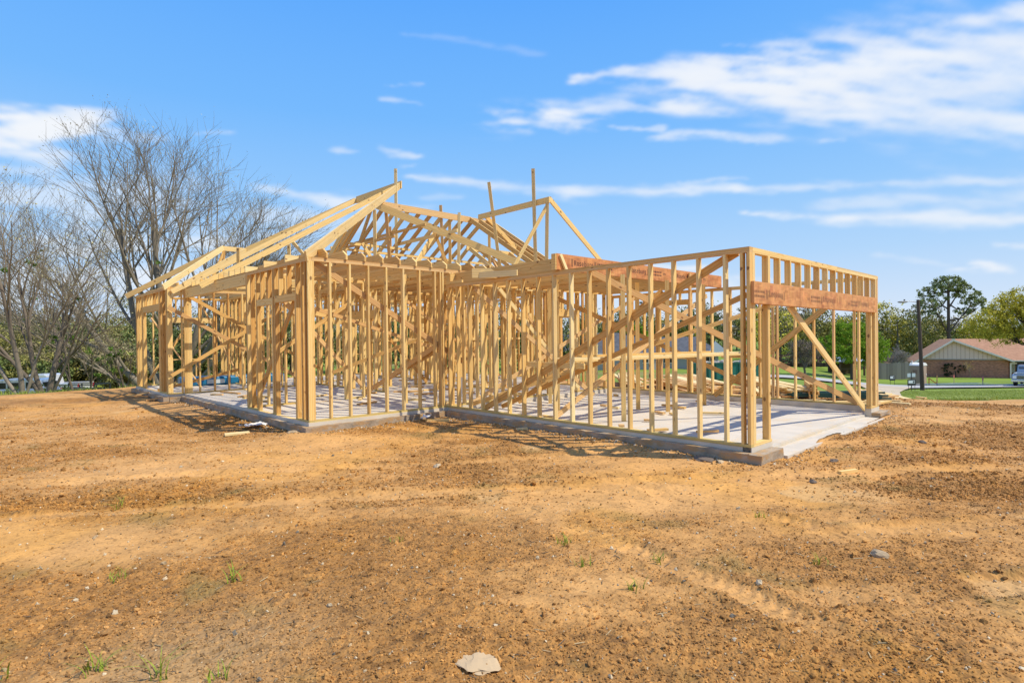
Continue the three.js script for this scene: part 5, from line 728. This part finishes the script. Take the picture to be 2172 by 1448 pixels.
{ const r = rng(404), G = [rockGeo(1, 1, .8), rockGeo(2, 1, .7), rockGeo(3, 0, .75)], dm = new THREE.MeshStandardMaterial({ roughness: .98 }), M = new THREE.Matrix4(), Q = new THREE.Quaternion(), E = new THREE.Euler(), C = new THREE.Color(), gcol = x => x;
  const scatter = (name, label, cat, n, place, size, colour, sinkK = .3) => { const parts = [[], [], []]; let tries = 0; while (parts[0].length + parts[1].length + parts[2].length < n && tries++ < n * 30) { const q = place(); if (!q) continue; parts[Math.floor(r() * 3)].push([...q, size(q)]); } const root = new THREE.Group(); root.name = numbered(name); scene.add(root); stuff(root, label, cat); parts.forEach((L, k) => { if (!L.length) return; const im = new THREE.InstancedMesh(G[k], dm, L.length); im.name = 'pieces'; shade(im); L.forEach(([x, z, s], i) => { E.set(r() * 6.3, r() * 6.3, r() * 6.3); Q.setFromEuler(E); const f = .7 + .6 * r(); M.compose(V(x, height(x, z) + s * sinkK, z), Q, V(s * f, s * (.6 + .4 * r()), s)); im.setMatrixAt(i, M); const c = colour(x, z); im.setColorAt(i, C.setRGB(...c)); }); root.add(im); }); };
  const inSlab = (x, z) => (x > -.13 && x < 6.4 && z < .2 && z > -20) || (x > -3.32 && z < -6.7) || (x > -3.77 && z < -15.2);
  const wedge = (f0, f1, pw) => () => { const f = f0 + (f1 - f0) * Math.pow(r(), pw), l = (r() * 2 - 1) * (.95 * f + .3), [x, z] = cd(l, f); return inSlab(x, z) ? null : [x, z]; };
  const dense = (f0, f1, pw, k) => { const w = wedge(f0, f1, pw); return () => { const q = w(); return q && r() < Math.pow(rough(...q), 1.6) * k + .03 ? q : null; }; };
  const soil = (x, z) => { const c = albedoDirt(x, z, .5 + r() * .5), v = .75 + .5 * r(); return [c[0] * v, c[1] * v, c[2] * v]; };
  scatter('soil_clods', 'crumbly clods of soil scattered over the bare ground', 'soil', 60000, dense(2.2, 6.5, 1.15, 1), () => .0025 + .007 * Math.pow(r(), 2.2) + (r() < .025 ? .016 * r() : 0), soil);
  scatter('soil_clods', 'crumbly clods of soil over the middle ground', 'soil', 46000, dense(6, 16, 1.1, 1), () => .005 + .011 * Math.pow(r(), 2.2) + (r() < .02 ? .025 * r() : 0), soil);
  const pale = () => { const v = .7 + .5 * r(), k = r(); return k < .6 ? [.58 * v, .46 * v, .29 * v] : k < .85 ? [.46 * v, .33 * v, .18 * v] : [.17 * v, .14 * v, .10 * v]; };
  scatter('gravel', 'pale pebbles strewn over the soil', 'gravel', 5200, wedge(2.2, 14, 1.3), q => { const [, f] = toCD(q[0], q[1]); return (.003 + .008 * Math.pow(r(), 2.5)) * (.8 + f * .07) + (r() < .02 ? .012 : 0); }, pale);
  // rubble along the foot of the slab
  const foot = () => { const k = r(), s = r() * r() * .38; if (k < .4) return [-.14 - s, -r() * 6.6]; if (k < .55) return [.0 + r() * 6.4, .24 + s]; if (k < .8) return [-3.34 - s, -6.7 - r() * 8.5]; return [-3.2 + r() * 3.0, -6.66 + s]; };
  scatter('rubble', 'broken concrete and soil crumbs along the foot of the slab', 'rubble', 3000, () => { const q = foot(); return inSlab(...q) ? null : q; }, () => .005 + .018 * Math.pow(r(), 2.6), () => { const v = .7 + .5 * r(); return r() < .35 ? [.5 * v, .40 * v, .27 * v] : [.42 * v, .24 * v, .08 * v]; });
  // splinters of wood and straw
  const sg = new THREE.BoxGeometry(1, .06, .09), im = new THREE.InstancedMesh(sg, new THREE.MeshStandardMaterial({ roughness: .9 }), 2600); im.name = numbered('wood_splinters'); shade(im); stuff(im, 'splinters and straw on the soil', 'splinters'); for (let i = 0; i < 2600; i++) { let q; do q = wedge(2.2, 15, 1.1)(); while (!q); const s = .012 + .05 * Math.pow(r(), 2.5), [, f] = toCD(...q); E.set((r() - .5) * .3, r() * 6.3, (r() - .5) * .25); Q.setFromEuler(E); M.compose(V(q[0], height(...q) + .006, q[1]), Q, V(s * (1 + f * .06), s * .7, s)); im.setMatrixAt(i, M); const v = .6 + .6 * r(); im.setColorAt(i, r() < .6 ? C.setRGB(.5 * v, .38 * v, .2 * v) : C.setRGB(.12, .09, .06)); } scene.add(im);
}
// weeds: each a tuft of bent blades
{ const r = rng(909), wm = new THREE.MeshPhysicalMaterial({ vertexColors: true, roughness: .8, side: THREE.DoubleSide, transmission: .2, thickness: 0 });
  const tuft = (n, h, seed, spread) => { const q = rng(seed), pos = [], col = []; for (let i = 0; i < n; i++) { const a = q() * 6.283, L = h * (.5 + .7 * q()), w = .0028 + .004 * q(), bend = .4 + q() * 1.1, ox = (q() - .5) * spread, oz = (q() - .5) * spread, ca = Math.cos(a), sa = Math.sin(a); let pp = null; for (let k = 0; k <= 5; k++) { const t = k / 5, rr = L * bend * t * t * .7, y = L * t * (1 - .3 * bend * t), ww = w * (1 - t * .9), x = ox + ca * rr, z = oz + sa * rr, A = [x - sa * ww, y, z + ca * ww], B = [x + sa * ww, y, z - ca * ww]; if (pp) { pos.push(...pp[0], ...pp[1], ...B, ...pp[0], ...B, ...A); const v = .6 + .5 * q(); for (let z2 = 0; z2 < 6; z2++) col.push(.30 * v, .37 * v, .02 * v); } pp = [A, B]; } } const g = new THREE.BufferGeometry(); g.setAttribute('position', new THREE.Float32BufferAttribute(pos, 3)); g.setAttribute('color', new THREE.Float32BufferAttribute(col, 3)); g.computeVertexNormals(); return g; };
  const W = [[-7.2, -.42, 12, .13, 'grass weed with long bent blades at the lower left'], [-6.98, -.12, 9, .15, 'grass weed nearest the lower left corner of the view'], [-6.75, .12, 7, .1, 'short grass weed on the grey sand patch'], [-6.9, -1.7, 10, .09, 'low grass weed left of the clod ridge'], [-6.3, -1.05, 6, .12, 'sprig of grass on the clod ridge'], [-6.55, -4.0, 7, .14, 'upright weed on the open soil at the left'], [-4.0, .15, 14, .08, 'small weed clump in the middle of the soil'], [-4.25, .55, 12, .07, 'spreading low weed near the middle'], [-3.75, .9, 12, .08, 'weed clump towards the right of the middle'], [-4.3, 1.05, 10, .08, 'weed clump nearer the viewer right of the middle'], [-3.0, 1.85, 9, .07, 'thin weed left of the squared grey stone'], [-2.1, 1.0, 9, .07, 'lone weed on the soil below the garage corner'], [-5.0, -.9, 5, .1, 'single sprig in the middle of the soil'], [-7.6, -.7, 8, .12, 'grass weed at the left edge']];
  W.forEach(([x, z, n, h, label], i) => { const m = tag(mesh('weed', tuft(Math.round(n * 1.6), h * 1.25, i * 7 + 3, .11), wm), label, 'weed', undefined); m.position.set(x, height(x, z) - .005, z); });
  // lawn blades along the street strip and at the edge of the bank
  const g = tuft(7, .13, 5, .2), list = []; while (list.length < 9000) { const f = 19 + 24 * r(), t = .6 + r() * .36, [x, z] = cd(t * f, f); if (dirtness(x, z) < .3) list.push([x, z]); } while (list.length < 15000) { const f = 20 + 22 * r(), t = -.92 + r() * .75, [x, z] = cd(t * f, f); if (dirtness(x, z) < .3) list.push([x, z]); }
  const im = new THREE.InstancedMesh(g, wm, list.length); im.name = numbered('grass'); shade(im); stuff(im, 'rough grass beyond the bare soil', 'grass'); const M = new THREE.Matrix4(), Q = new THREE.Quaternion(), E = new THREE.Euler(); list.forEach(([x, z], i) => { E.set(0, r() * 6.3, 0); Q.setFromEuler(E); const s = 1.2 + 1.4 * r(); M.compose(V(x, height(x, z) - .02, z), Q, V(s, s * (.6 + .5 * r()), s)); im.setMatrixAt(i, M); }); scene.add(im);
}
console.log('details done');
renderer.render(scene, camera);
